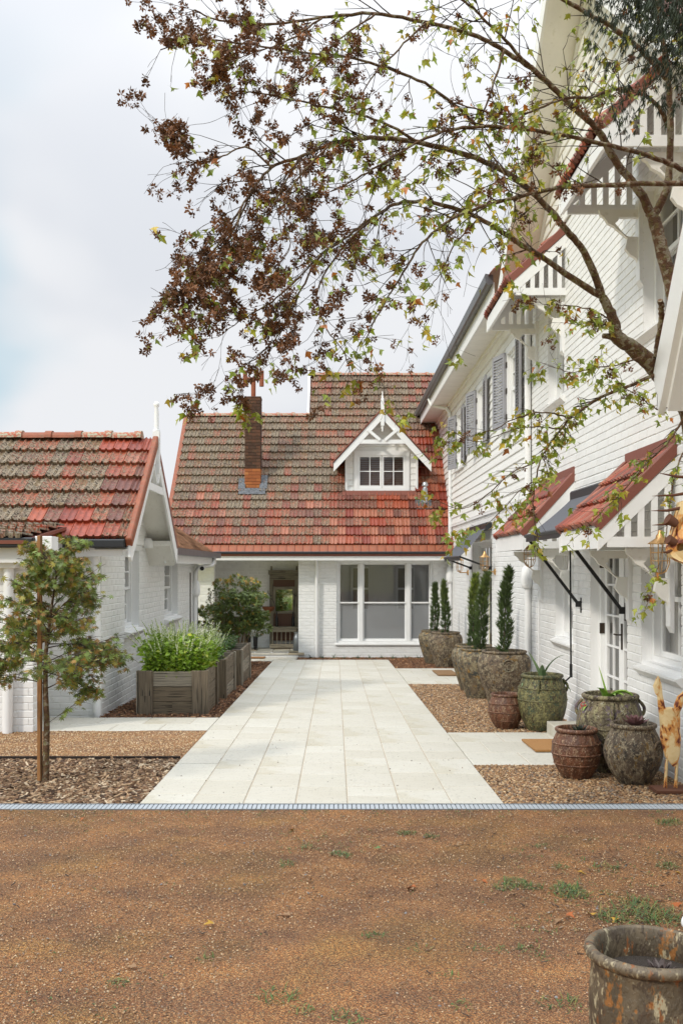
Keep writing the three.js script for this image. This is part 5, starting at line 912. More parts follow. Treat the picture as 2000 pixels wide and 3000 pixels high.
function herb(name, label, B, n, H, leafS, col, flower) {
  const [x0, x1, Z0, Z1, y] = B, cx = (x0 + x1) / 2, cz = (Z0 + Z1) / 2, t = thing(name, label, 'herb', [cx, y, -cz]), stems = new G(), ml = [], cl = [], mf = [], cf = [];
  for (let i = 0; i < n; i++) {
    const bx = rr(x0 + .08, x1 - .08), bz = rr(Z0 + .06, Z1 - .06), h = H * rr(.6, 1.05), ox = (bx - cx) * rr(.2, .75) + rr(-.06, .06), oz = (bz - cz) * .25 + rr(-.05, .05) - .08 * sstep(cz, Z0, bz) * -1;
    const pt = k => [bx + ox * k * k, y + h * k * (1 - .04 * k), -bz - oz * k * k * (bz < cz ? 1 : 1)];
    stems.tube([pt(0), pt(.35), pt(.7), pt(1)], [.005, .004, .003, .0015], 4);
    const top = flower ? .76 : 1;
    for (let k = .1; k < top; k += rr(.035, .06)) for (let q = 0; q < 3; q++) { const a = rnd() * 6.283, p = pt(k), s = leafS * rr(.6, 1.15) * (k > .5 ? .75 : 1), e = rr(-.35, .5), o = rr(.01, .05); ml.push(look([p[0] + Math.cos(a) * o, p[1], p[2] + Math.sin(a) * o], [Math.cos(a), e, Math.sin(a)], rnd() * 6, s)); const w = rnd(), yl = rnd() < .05 + .12 * sstep(x1 - .35, x1, bx) ? 1 : 0, b = rr(.65, 1.25); cl.push(tint((col[0] + .05 * w + .16 * yl) * b, (col[1] + .06 * w + .05 * yl) * b, col[2] * b)); }
    if (flower) for (let k = .7; k < 1.02; k += .028) for (let q = 0; q < 3; q++) { const a = rnd() * 6.283, p = pt(k), r = .010 * (1.4 - k); mf.push(TR([p[0] + Math.cos(a) * r, p[1], p[2] + Math.sin(a) * r], [rnd(), a, rnd()], rr(.010, .018))); const w = rnd(); cf.push(w < .5 ? tint(.72, .74, .56) : tint(.34, .44, .10)); }
  }
  part(t, 'stems', stems, leafy(.12, .18, .04, 0)).userData.kind = 'stuff';
  inst(t, 'leaves', ovate, P(0xffffff, .5, { transmission: .5, thickness: 0 }), ml, cl);
  if (flower) inst(t, 'flower_heads', budGeo, M(0xffffff, .7), mf, cf);
}
herb('basil_clump', 'tall flowering basil filling the nearest planter', b1, 190, .74, .095, [.30, .46, .035], true);
herb('basil_clump', 'pale flowering herb leaning in the middle planter', [-2.35, -1.72, 15.3, 16.2, b2[4]], 50, .62, .05, [.18, .34, .06], true);
herb('parsley_clump', 'low dark green herb in the farthest planter', [b3[0], b3[1] - .2, b3[2], b3[3], b3[4]], 70, .34, .05, [.05, .15, .025], false);

// ------------------------------------------------------------------ maples
const palmate = (() => { const g = new G(), lobes = [[0, 1], [.62, .92], [-.62, .92], [1.25, .72], [-1.25, .72], [1.95, .42], [-1.95, .42]]; for (const [a, L] of lobes) { const d = [Math.sin(a), Math.cos(a)], s = [d[1], -d[0]], w = .12 * L, m = .42 * L, zc = r => -.16 * r * r; const A = [d[0] * m + s[0] * w, d[1] * m + s[1] * w, zc(m) + .03], B = [d[0] * m - s[0] * w, d[1] * m - s[1] * w, zc(m) + .03], T = [d[0] * L, d[1] * L, zc(L)], O = [0, 0, 0], C = [d[0] * m, d[1] * m, zc(m)]; g.tri(O, A, C).tri(O, C, B).tri(A, T, C).tri(C, T, B); } return g.geo(); })();
const trident = (() => { const g = new G(), o = [[0, 0], [.16, .1], [.3, .24], [.52, .52], [.28, .5], [.2, .6], [.14, .82], [0, 1.12], [-.14, .82], [-.2, .6], [-.28, .5], [-.52, .52], [-.3, .24], [-.16, .1]], z = q => .35 * Math.abs(q[0]) - .22 * q[1] * q[1]; const c = [0, .42, -.04]; for (let i = 0; i < o.length; i++) { const a = o[i], b = o[(i + 1) % o.length]; g.tri(c, [...a, z(a)], [...b, z(b)]); } g.tri([-.012, 0, 0], [.012, 0, 0], [0, -.5, .05]); return g.geo(); })();
const samara = (() => { const g = new G(); for (let k = 0; k < 9; k++) { const a = k * 2.39996, e = lerp(-1.1, .9, k / 9), d = [Math.cos(a) * Math.cos(e), Math.sin(e) - .2, Math.sin(a) * Math.cos(e)], s = [-Math.sin(a), .3, Math.cos(a)], b = d.map(q => q * .12), m = d.map((q, i) => q * .55 + s[i] * .3), m2 = d.map((q, i) => q * .6 - s[i] * .2), t = d; g.tri(b, m, t).tri(b, t, m2); } return g.geo(); })();
const barkTex = tex(256, 256, (u, v) => { const n = fbm(u, v, 10, 5, 700), m = sstep(.54, .64, fbm(u, v, 12, 4, 705)), l = sstep(.6, .7, fbm(u, v, 20, 4, 709)); let c = mix3([66, 46, 32], [122, 92, 66], n); c = mix3(c, [150, 146, 126], m * .7); return mix3(c, [112, 110, 58], l * .5); }, true, [3, 3]);
const bark = M(0xffffff, .95, { map: barkTex, bumpMap: gritBump, bumpScale: .01 });
const twigMat = M(tint(.055, .038, .027), .9), leafMat = P(0xffffff, .55, { transmission: .42, thickness: 0 }), leafMat2 = P(0xffffff, .6, { transmission: .3, thickness: 0 }), seedMat = P(0xffffff, .85, { transmission: .15, thickness: 0 });
function leafColor(kind) { const b = rr(.7, 1.25), r = rnd(); if (kind === 'big') { if (r < .05) return tint(.46 * b, .15 * b, .02); if (r < .2) return tint(.55 * b, .40 * b, .04); if (r < .6) return tint(.40 * b, .42 * b, .045); return tint(.27 * b, .35 * b, .04); } if (r < .16) return tint(.38 * b, .20 * b, .035); if (r < .4) return tint(.32 * b, .28 * b, .035); return tint(.17 * b, .24 * b, .035); }
// the young staked maple on the left
{
  const Z = 8.52, x = -2.49, y0 = gy(Z) - .02, t = thing('young_maple', 'young staked maple with green bronze leaves in the mulch bed', 'tree', [x, y0, -Z]);
  const tr = [[x, y0, -Z], [x + .01, y0 + .5, -Z], [x - .005, y0 + .8, -Z - .01], [x + .0, y0 + 1.1, -Z], [x + .05, y0 + 1.5, -Z], [x + .12, y0 + 1.95, -Z]];
  part(t, 'trunk', new G().tube(tr, [.03, .026, .022, .018, .012, .005], 10), bark);
  const br = new G(), ml = [], cl = [];
  const spray = (p, d, L, lv) => { // a branch that carries flat sprays of leaves
    const pts = [p]; let q = V(...p), e = V(...d).normalize(); const n = 6; for (let i = 0; i < n; i++) { e.x += rr(-.12, .12); e.y += rr(-.12, .1) - .02; e.z += rr(-.12, .12); e.normalize(); q = q.clone().addScaledVector(e, L / n); pts.push([q.x, q.y, q.z]); if (lv < 2 && i > 0) for (const s of [1, -1]) if (rnd() < .8) { const a = Math.atan2(e.z, e.x) + s * rr(.5, 1.1); spray([q.x, q.y, q.z], [Math.cos(a), e.y * .7 + rr(-.35, .35), Math.sin(a)], L * rr(.32, .55), lv + 1); }
      if (lv > 0 || i > 1) for (let k = 0; k < (rnd() < .33 ? 1 : 0); k++) { const a = rnd() * 6.283, s = rr(.04, .062); ml.push(look([q.x + rr(-.035, .035), q.y + rr(-.05, .02), q.z + rr(-.035, .035)], [Math.cos(a), rr(-1.3, .2), Math.sin(a)], rnd() * 6, s)); const top = sstep(.7, 1.9, q.y - y0), c = leafColor('small'); cl.push(c); } }
    br.tube(pts, pts.map((_, i) => lerp(lv ? .0028 : .006, .001, i / n)), 4);
  };
  const at2 = h => { for (let i = 0; i < tr.length - 1; i++) if (h <= tr[i + 1][1] - y0) { const k = (h - (tr[i][1] - y0)) / (tr[i + 1][1] - tr[i][1]); return tr[i].map((q, j) => lerp(q, tr[i + 1][j], k)); } return tr[tr.length - 1]; };
  for (let i = 0; i < 24; i++) { const h = lerp(.8, 1.85, i / 23), a = i * 2.39996 + .4, k = (h - .8) / 1.05, L = lerp(.52, .3, k) * rr(.7, 1.2); spray(at2(h), [Math.cos(a), lerp(.25, 1.5, k) + rr(-.25, .35), Math.sin(a) * .9], L, 0); }
  for (const [dx, dy, L] of [[1, .28, .52], [1, .0, .42], [-1, .05, .5], [-1, .3, .42], [-1, -.1, .42], [.9, -.2, .36]]) spray(at2(rr(.9, 1.3)), [dx, dy, rr(-.3, .3)], L, 0);
  spray(at2(.5), [1, .75, .1], .36, 1);
  part(t, 'branches', br, twigMat).userData.kind = 'stuff';
  console.log('young maple leaves', ml.length);
  const lm = [0, 1, 2, 3].map(i => P(tint(...[[.17, .22, .035], [.24, .25, .035], [.36, .19, .035], [.13, .18, .03]][i]), .6, { transmission: .3, thickness: 0 }));
  pieces(t, 'leaf', ml.slice(0, 220).map((m, i) => ({ m, k: i % 4 })), [palmate], lm, 220);
  inst(t, 'leaves', palmate, leafMat2, ml.slice(220), cl.slice(220));
  const s = thing('timber_stake', 'square brown timber stake tied to the young maple', 'stake', [x - .047, y0, -Z + .012]);
  part(s, 'stake', new G().box((a, b, c) => [x - .047 + a, y0 + b, -Z + .012 + c], -.018, .018, -.02, 2.12, -.018, .018, .003), stakeMat);
  part(s, 'tie', new G().tube([[x - .09, y0 + .98, -Z + .055], [x - .03, y0 + .985, -Z + .06], [x + .035, y0 + .98, -Z + .03], [x + .03, y0 + .98, -Z - .03], [x - .09, y0 + .98, -Z]], .006, 5), blackMetal);
}
// the dense maple by the porch
{
  const Z = 22.3, x = -2.22, y0 = gy(Z) - .02, t = thing('porch_maple', 'dense rounded green maple in front of the porch', 'tree', [x, y0, -Z]), tr = new G(), ml = [], cl = [];
  for (let i = 0; i < 5; i++) { const a = i * 1.3; tr.tube([[x + Math.cos(a) * .04, y0, -Z + Math.sin(a) * .04], [x + Math.cos(a) * .18, y0 + .4, -Z + Math.sin(a) * .15], [x + Math.cos(a) * .4, y0 + 1.1, -Z + Math.sin(a) * .35]], [.03, .022, .008], 7); }
  part(t, 'trunk', tr, bark);
  const cy = y0 + 1.28, lob = []; for (let i = 0; i < 46; i++) { const u = rr(-1, 1), a = rnd() * 6.283, s = Math.sqrt(1 - u * u), r = rr(.5, .95); lob.push([x + .02 + Math.cos(a) * s * .66 * r, cy + u * .72 * r, -Z + Math.sin(a) * s * .6 * r, rr(.14, .26)]); }
  for (const [px, py, r] of [[600, 1790, .16], [590, 1830, .14], [775, 1840, .17], [690, 1700, .2], [650, 1710, .18], [740, 1712, .18], [640, 1850, .2]]) { const p = at(px, py, Z); lob.push([p[0], p[1], p[2] + rr(-.2, .2), r]); }
  for (const [lx, ly, lz, lr] of lob) for (let k = 0; k < 105; k++) { const u = rr(-1, 1), a = rnd() * 6.283, s = Math.sqrt(1 - u * u), r = lr * Math.cbrt(rr(.2, 1)), p = [lx + Math.cos(a) * s * r, ly + u * r * .75, lz + Math.sin(a) * s * r]; ml.push(look(p, [Math.cos(a), rr(-.9, .1), Math.sin(a)], rnd() * 6, rr(.05, .085))); const o = rnd() < .08 + .4 * sstep(cy + .45, cy + .72, p[1]), b = rr(.7, 1.3); cl.push(o ? tint(.40 * b, .24 * b, .02) : tint(.13 * b, .18 * b, .032)); }
  inst(t, 'leaves', palmate, leafMat2, ml, cl);
  const q = thing('wall_vine', 'dark climbing vine behind the downpipe left of the porch', 'vine', [-3.0, gy(24), -24.6]), mv = [], cv = [], st = new G().tube([[-3.1, gy(24.6), -24.8], [-3.05, .3, -24.75], [-2.95, 1.0, -24.7]], [.02, .015, .006], 6); part(q, 'stem', st, bark);
  for (let k = 0; k < 420; k++) { const h = rr(-.1, 1.1), p = [-2.98 + rr(-.22, .18) * (1.1 - .4 * Math.abs(h - .5)), h, -24.7 + rr(-.15, .15)], a = rnd() * 6.283; mv.push(look(p, [Math.cos(a), rr(-1, 0), Math.sin(a)], rnd() * 6, rr(.04, .07))); const b = rr(.6, 1.2); cv.push(rnd() < .2 ? tint(.16 * b, .07 * b, .02) : tint(.045 * b, .06 * b, .018)); }
  inst(q, 'leaves', palmate, leafMat2, mv, cv);
}
// ------------------------------------------------------------------ the big maple that reaches in from the right
{
  const base = [2.62, gy(6.9), -6.9], t = thing('large_maple', 'large half bare maple with seed clusters reaching in from the right', 'tree', base);
  const L = (z0, z1, pts, r0, r1) => { const n = pts.length; return { pts: pts.map((p, i) => at(p[0], p[1], lerp(z0, z1, i / (n - 1)))), r: pts.map((_, i) => lerp(r0, r1, Math.pow(i / (n - 1), .75))) }; };
  const fine = l => { const c = new THREE.CatmullRomCurve3(l.pts.map(p => V(...p)), false, 'centripetal'), n = l.pts.length * 5, out = [], r = []; for (let i = 0; i <= n; i++) { const k = i / n, p = c.getPoint(k), q = k * (l.r.length - 1), j = Math.min(l.r.length - 2, Math.floor(q)); out.push([p.x + rr(-.004, .004), p.y + rr(-.004, .004), p.z + rr(-.004, .004)]); r.push(lerp(l.r[j], l.r[j + 1], q - j) * rr(.95, 1.06)); } return { pts: out, r }; };
  const A = { pts: [base, [2.6, .8, -6.9], [2.52, 1.9, -6.88], at(2010, 1185, 6.8), at(1950, 1120, 6.8), at(1907, 1067, 6.75), at(1843, 1013, 6.7), at(1805, 985, 6.65), at(1795, 934, 6.62), at(1763, 869, 6.6)], r: [.11, .095, .085, .07, .062, .058, .05, .044, .034, .028] };
  const B = { pts: [[2.61, .3, -6.95], [2.58, 1.6, -7.0], at(2020, 1030, 7.05), at(1983, 900, 7.0), at(1940, 740, 7.0), at(1915, 650, 7.0), at(1905, 620, 7.0)], r: [.09, .085, .07, .056, .046, .042, .04] };
  const limbs = [
    L(6.6, 5.5, [[1763, 869], [1651, 800], [1600, 762], [1500, 700], [1400, 639], [1261, 593], [1165, 596], [1100, 632], [1020, 690], [942, 746], [880, 810]], .024, .004),
    L(6.6, 5.1, [[1763, 869], [1715, 746], [1659, 677], [1600, 604], [1511, 524], [1400, 466], [1229, 418], [1102, 405], [1038, 408], [961, 427], [878, 459], [795, 491], [745, 548], [712, 600], [690, 680]], .027, .004),
    L(7, 6.0, [[1905, 625], [1870, 560], [1800, 470], [1762, 400], [1735, 363], [1690, 325], [1630, 268], [1565, 207], [1477, 149], [1400, 107], [1250, 66], [1100, 40], [940, 52], [800, 70], [650, 62], [570, 30]], .034, .004),
    L(7, 6.6, [[1912, 635], [1950, 560], [1962, 450], [1960, 300], [1950, 180], [1930, 60], [1915, -60]], .03, .015),
    L(6.9, 6.0, [[1955, 370], [1925, 310], [1870, 272], [1800, 262], [1730, 285], [1650, 290], [1540, 330], [1440, 330], [1330, 300]], .017, .004),
    L(6.3, 5.4, [[2110, 535], [2000, 536], [1802, 541], [1630, 551], [1534, 574], [1400, 608], [1310, 650], [1230, 720], [1180, 800], [1120, 900], [1060, 1010]], .02, .003),
    L(6.5, 5.6, [[2080, 520], [2000, 497], [1897, 455], [1744, 417], [1591, 386], [1400, 371], [1290, 388], [1150, 460], [1050, 520], [970, 560]], .02, .004),
    L(6.6, 6.2, [[1950, 230], [1900, 170], [1798, 84], [1660, 4], [1560, -60]], .02, .012),
    L(6.2, 5.3, [[1400, 371], [1270, 260], [1150, 205], [1000, 165], [850, 150], [700, 125], [570, 120], [470, 145]], .011, .003),
    L(5.9, 5.2, [[1229, 418], [1100, 350], [980, 320], [850, 290], [740, 270], [660, 280], [612, 225]], .009, .002),
    L(5.3, 5.0, [[795, 491], [720, 430], [640, 465], [560, 470], [520, 430], [462, 368]], .006, .0015),
    L(5.3, 5.0, [[745, 548], [690, 660], [630, 760], [560, 840], [490, 890]], .007, .002),
    L(5.6, 5.2, [[942, 746], [880, 850], [830, 960], [760, 1040], [690, 1090]], .007, .002),
    L(5.7, 5.3, [[1100, 632], [1010, 720], [930, 850], [950, 950], [1010, 1040], [1030, 1110]], .007, .002),
    L(5.4, 5.2, [[878, 459], [885, 560], [920, 660], [960, 720]], .006, .002),
    L(6.3, 5.9, [[1477, 149], [1440, 260], [1410, 380], [1480, 520], [1520, 640]], .008, .003),
    L(6.2, 5.6, [[1400, 639], [1330, 720], [1290, 800], [1240, 860]], .006, .002),
    L(6.3, 5.8, [[1565, 207], [1450, 90], [1380, 20], [1300, -40]], .012, .006),
    L(6.0, 5.5, [[1250, 66], [1180, 130], [1080, 240], [1040, 330], [1060, 420]], .007, .002),
    L(5.2, 5.0, [[712, 600], [650, 700], [570, 800], [480, 920]], .006, .002),
    L(5.3, 5.1, [[880, 810], [800, 880], [720, 930], [640, 985]], .006, .002),
    L(5.5, 5.2, [[878, 459], [800, 600], [740, 720], [690, 800], [600, 850]], .006, .002),
    L(5.2, 5.0, [[961, 427], [860, 540], [830, 640], [850, 720], [800, 790]], .006, .002),
    L(5.4, 5.1, [[940, 52], [860, 110], [760, 150], [640, 190]], .006, .002),
    L(5.6, 5.2, [[1100, 40], [1000, 110], [900, 220], [820, 280]], .006, .002),
    // drooping lower branches with green leaves
    L(6.75, 6.2, [[1950, 1090], [1907, 1102], [1843, 1131], [1754, 1166], [1703, 1200], [1667, 1225], [1644, 1256], [1614, 1294], [1583, 1347], [1567, 1420], [1560, 1500], [1575, 1580]], .015, .003),
    L(6.4, 6.0, [[1667, 1225], [1600, 1208], [1520, 1222], [1440, 1260], [1350, 1285], [1285, 1300]], .006, .0015),
    L(6.4, 6.0, [[1644, 1256], [1560, 1250], [1480, 1265], [1400, 1295], [1320, 1265]], .005, .0015),
    L(6.3, 5.9, [[1583, 1347], [1500, 1385], [1400, 1470], [1340, 1490], [1270, 1460]], .005, .0015),
    L(6.3, 6.0, [[1583, 1400], [1520, 1440], [1430, 1530], [1330, 1570]], .004, .0015),
    L(6.6, 6.2, [[2010, 1210], [1960, 1290], [1890, 1360], [1830, 1430], [1760, 1500], [1700, 1560]], .009, .002),
    L(6.4, 6.0, [[2030, 1260], [1990, 1350], [1965, 1450], [1950, 1560], [1915, 1700], [1890, 1790]], .007, .0015),
    L(6.6, 6.2, [[1880, 1045], [1800, 1070], [1730, 1080], [1670, 1090], [1580, 1060]], .006, .0015),
    L(6.6, 6.3, [[1800, 950], [1740, 910], [1660, 895], [1590, 890], [1530, 870]], .006, .0015),
    L(6.6, 6.3, [[1800, 960], [1740, 945], [1690, 950], [1640, 945]], .005, .0015),
    L(6.7, 6.5, [[1920, 1046], [1930, 981], [1936, 922], [1934, 878]], .022, .018),
    L(6.7, 6.4, [[1985, 1180], [1930, 1200], [1870, 1160], [1820, 1130], [1770, 1060]], .006, .0015),
  ].map(fine);
  const a = fine(A), b = fine(B);
  part(t, 'trunk', new G().tube(a.pts, a.r, 14), bark); part(t, 'trunk', new G().tube(b.pts, b.r, 14), bark);
  part(t, 'branch_stub', new G().tube([at(1810, 992, 6.68), at(1780, 985, 6.66), at(1765, 984, 6.65)], [.026, .02, .017], 10), bark);
  for (const l of limbs) part(t, 'limb', new G().tube(l.pts, l.r, 8), bark);
  const tw = new G(), lm = [], lc = [], sm = [], sc = [];
  const leafAt = (p0) => { const cnt = rnd() < .45 ? 1 : 2 + Math.floor(rnd() * 2), ca = rnd() * 6.283; for (let z = 0; z < cnt; z++) { const p = [p0[0] + (z ? rr(-.03, .03) : 0), p0[1] - z * rr(.008, .025), p0[2] + (z ? rr(-.03, .03) : 0)]; const a = ca + rr(-1, 1); const m = look([p[0], p[1], p[2]], [Math.cos(a) * .7, rr(-1.3, -.3), Math.sin(a) * .7], rnd() * 6, rr(.03, .052)); lm.push(m); lc.push(leafColor('big')); } };
  const seedAt = (p, n, sp) => { for (let i = 0; i < n; i++) { sm.push(TR([p[0] + rr(-sp, sp), p[1] + rr(-sp * 1.9, sp * .3), p[2] + rr(-sp, sp)], [rnd() * 6, rnd() * 6, rnd() * 6], rr(.017, .031))); const w = rr(.6, 1.4), o = rnd(); sc.push(tint((.115 + .08 * o) * w, (.046 + .034 * o) * w, (.018 + .01 * o) * w)); } };
  const seedy = p => { const q = project(...p); if (!q) return 0; const [x, y] = q; if (y > 1200) return .02; return clamp(.95 - sstep(780, 1300, x) * .72 - (y > 1000 ? .2 : 0)); };
  function twig(p, d, len, r, lv) {
    const n = 5, pts = [p]; let q = V(...p), e = V(...d).normalize();
    for (let i = 0; i < n; i++) {
      e.x += rr(-.2, .2); e.y += rr(-.2, .17); e.z += rr(-.2, .2); e.normalize(); q = q.clone().addScaledVector(e, len / n); const c = [q.x, q.y, q.z]; pts.push(c);
      const S = seedy(c);
      if (lv < 2 && rnd() < (lv ? .26 : .45)) { const u = V(rr(-1, 1), rr(-.9, .8), rr(-1, 1)).normalize().multiplyScalar(.8).add(e); twig(c, [u.x, u.y, u.z], len * rr(.4, .65), r * .6, lv + 1); }
      if (rnd() < S * .10 && lv) seedAt(c, 1 + Math.floor(rnd() * 3), .02);
      if (rnd() < (1 - S) * .12 + .01) leafAt(c);
    }
    const end = pts[n], S = seedy(end); if (rnd() < S * .30) seedAt(end, 2 + Math.floor(rnd() * 5), .03); else if (rnd() < .3 * (1 - .75 * S)) { leafAt(end); if (rnd() < .5) leafAt([end[0] + rr(-.03, .03), end[1] - .02, end[2] + rr(-.03, .03)]); }
    tw.tube(pts, pts.map((_, i) => lerp(r, Math.max(.0011, r * .4), i / n)), 3, false);
  }
  limbs.forEach((l, li) => {
    const n = l.pts.length, green = li >= 25, start = li === 3 || li === 35 ? .55 : green ? .1 : .22; if (li === 35) return;
    for (let i = Math.floor(n * start); i < n; i++) {
      const p = l.pts[i], k = i / n, q = project(...p); if (!q || q[0] < 380 || q[0] > 2080) continue;
      const d = V(l.pts[Math.min(n - 1, i + 1)][0] - l.pts[i - 1][0], l.pts[Math.min(n - 1, i + 1)][1] - l.pts[i - 1][1], l.pts[Math.min(n - 1, i + 1)][2] - l.pts[i - 1][2]).normalize();
      const prob = green ? .75 : .55 + .3 * k; if (rnd() > prob) continue;
      const u = V(rr(-1, 1), rr(-.8, .9), rr(-1, 1)).normalize().multiplyScalar(.75).addScaledVector(d, .8);
      twig(p, [u.x, u.y, u.z], green ? rr(.06, .16) : rr(.14, .44) * lerp(.6, 1, sstep(450, 900, q[0])), Math.min(.005, l.r[i] * .55), green ? 1 : 0);
      if (green) { for (let z = 0; z < 2; z++) if (rnd() < .45) leafAt([p[0] + rr(-.05, .05), p[1] + rr(-.07, .03), p[2] + rr(-.05, .05)]); if (rnd() < .07) seedAt(p, 4, .03); }
    }
  });
  part(t, 'twigs', tw, twigMat).userData.kind = 'stuff';
  const bm = [[.28, .36, .04], [.40, .42, .045], [.55, .40, .04], [.50, .18, .02]].map(c => P(tint(...c), .55, { transmission: .42, thickness: 0 }));
  const order = lm.map((m, i) => i).filter(i => { const e = lm[i].elements, q = project(e[12], e[13], e[14]); return q && q[0] < 2000 && q[1] > 0; }).sort((x, y) => lm[y].elements[13] * -1 - lm[x].elements[13] * -1), first = new Set(order.slice(0, 280));
  pieces(t, 'leaf', [...first].map((i, n) => ({ m: lm[i], k: n % 9 < 5 ? 0 : n % 9 < 7 ? 1 : n % 9 === 7 ? 2 : n % 2 ? 3 : 1 })), [trident], bm, 300);
  inst(t, 'leaves', trident, leafMat, lm.filter((_, i) => !first.has(i)), lc.filter((_, i) => !first.has(i)));
  inst(t, 'seed_clusters', samara, seedMat, sm, sc);
  console.log('maple leaves', lm.length, 'seeds', sm.length);
}
// dark conifer whose fronds hang into the top right corner
{
  const base = [2.75, gy(4.6), -4.6], t = thing('conifer', 'dark drooping conifer in the top right corner', 'tree', base), ms = [], cs = [];
  part(t, 'trunk', new G().tube([base, [2.75, 3, -4.6], [2.7, 6.5, -4.6]], [.16, .13, .06], 12), bark);
  const br = new G();
  for (let i = 0; i < 46; i++) {
    const y0 = rr(4.25, 5.6), a = rr(2.6, 3.75), len = rr(.85, 1.5), n = 10, pts = []; for (let k = 0; k <= n; k++) { const s = k / n; pts.push([2.72 + Math.cos(a) * len * s, y0 + .15 * s - .5 * s * s, -4.6 + Math.sin(a) * len * s * .8]); }
    br.tube(pts, pts.map((_, k) => .012 * (1 - k / n) + .002), 5);
    for (let k = 2; k <= n; k++) for (let q = 0; q < 46; q++) { const p = pts[k], dd = rr(0, .3) * (k / n), o = [rr(-.07, .07), -dd - rr(0, .06), rr(-.07, .07)]; ms.push(look([p[0] + o[0], p[1] + o[1], p[2] + o[2]], [rr(-.5, .3), -1, rr(-.4, .4)], rnd() * 6, rr(.03, .058))); const w = rr(.5, 1.3); cs.push(tint(.022 * w, .036 * w, .014 * w)); }
  }
  part(t, 'branches', br, twigMat).userData.kind = 'stuff';
  inst(t, 'fronds', sprayGeo, needleMat, ms, cs);
}
// ------------------------------------------------------------------ sculptures
const rustTex = tex(512, 512, (u, v) => { const n = .6 * fbm(u, v, 5, 5, 800) + .4 * fbm(u, v * .4, 14, 4, 803); let c = mix3([226, 196, 140], [240, 216, 168], fbm(u, v, 20, 3, 806)); c = mix3(c, [210, 140, 66], .9 * sstep(.47, .60, n)); return mix3(c, [104, 42, 20], sstep(.60, .66, n)); }, true, [2.6, 2.6]);
const rust = M(0xffffff, .6, { map: rustTex, bumpMap: gritBump, bumpScale: .002 }), rustDark = M(tint(.12, .045, .022), .75);
{
  const Z = 8.02, x = 2.70, y = gy(Z), t = thing('bird_sculpture', 'rusted metal long necked bird sculpture standing by the right wall', 'sculpture', [x, y, -Z]);
  part(t, 'base_plate', new G().box((a, b, c) => [x + a, y + b, -Z + c], -.13, .2, 0, .028, -.11, .1, .004), rustDark);
  const body = smooth([[.004, 0], [.055, .04], [.085, .13], [.092, .24], [.08, .34], [.055, .43], [.045, .5]]);
  const g = new G(), q = (px, py, z = Z) => at(px, py, z);
  const P0 = [q(1975, 2244), q(1968, 2215), q(1962, 2160), q(1958, 2110), q(1952, 2075)], R0 = [.018, .058, .082, .07, .048];
  const nk1 = [q(1955, 2140), q(1945, 2110), q(1936, 2070), q(1931, 2035), q(1930, 2012), q(1928, 1998)], nk2 = [q(1968, 2140), q(1976, 2100), q(1984, 2070), q(1992, 2045), q(2004, 2030), q(2020, 2045)];
  part(t, 'body', new G().tube(P0, R0, 18), rust);
  part(t, 'neck', new G().tube(nk1, [.062, .04, .028, .022, .02, .018], 14), rust);
  part(t, 'head', new G().tube([q(1926, 1980), q(1926, 1990), q(1922, 2010), q(1924, 2030), q(1926, 2042)], [.003, .018, .03, .02, .003], 12), rust);
  part(t, 'tail', new G().tube(nk2, [.06, .042, .034, .03, .026, .012], 14), rust);
  for (const [px, p0] of [[1951, 2225], [1981, 2235]]) { part(t, 'leg', new G().tube([q(px, p0), q(px - 2, 2270), q(px - 4, 2315)], [.014, .012, .016], 8), rust); part(t, 'foot', new G().tube([q(px - 4, 2305), q(px, 2330, Z - .06)], .008, 6).tube([q(px - 4, 2305), q(px - 12, 2322, Z - .05)], .008, 6), rustDark); }
}
{
  const Z = 6.0, t = thing('spiked_sculpture', 'rusty cream metal bird ornament with long spikes at the right edge', 'sculpture', at(2030, 2450, Z)), f = (a, b, c) => { const p = at(a, b, Z); return [p[0], p[1], p[2] + c]; };
  const out = [[1992, 1470], [1980, 1530], [1966, 1575], [1957, 1605], [1957, 1618], [1966, 1632], [1985, 1643], [2010, 1652], [2060, 1655], [2080, 1600], [2080, 1480], [2040, 1455]];
  const hole = []; for (let i = 0; i < 14; i++) { const w = -i / 14 * 6.283; hole.push([1986 + Math.cos(w) * 11, 1603 + Math.sin(w) * 12]); }
  const g = new G(), all = [...out, ...hole], tr = THREE.ShapeUtils.triangulateShape(out.map(p => new THREE.Vector2(...p)), [hole.map(p => new THREE.Vector2(...p))]);
  const dome = p => .05 * Math.max(0, 1 - Math.pow((p[0] - 2020) / 70, 2)) * Math.max(0, 1 - Math.pow((p[1] - 1560) / 110, 2));
  for (const [i, j, k] of tr) { g.tri(f(...all[i], dome(all[i])), f(...all[j], dome(all[j])), f(...all[k], dome(all[k]))); g.tri(f(...all[i], -.05 - dome(all[i])), f(...all[j], -.05 - dome(all[j])), f(...all[k], -.05 - dome(all[k]))); }
  for (let i = 0; i < out.length; i++) { const a = out[i], b = out[(i + 1) % out.length]; g.quad(f(...a, -.05), f(...b, -.05), f(...b, dome(b)), f(...a, dome(a))); }
  part(t, 'body', g, rust);
  part(t, 'cup', new G().tube([f(1978, 1535, .01), f(1950, 1520, .02)], [.025, .035], 12).tube([f(1975, 1590, .01), f(1952, 1580, .02)], [.022, .03], 12), rustDark);
  for (const [x0, y0, x1, y1] of [[2040, 1400, 1922, 1386], [2040, 1440, 1905, 1454], [2000, 1487, 1902, 1497], [1990, 1525, 1905, 1539], [1965, 1612, 1936, 1617]]) part(t, 'spike', new G().tube([f(x0, y0, 0), f((x0 + x1) / 2, (y0 + y1) / 2 + 4, .01), f(x1, y1, .02)], [.012, .009, .001], 8), rustDark);
  part(t, 'pole', new G().tube([at(2040, 1640, Z), [at(2040, 1640, Z)[0], gy(Z), -Z]], .015, 8), rustDark);
}
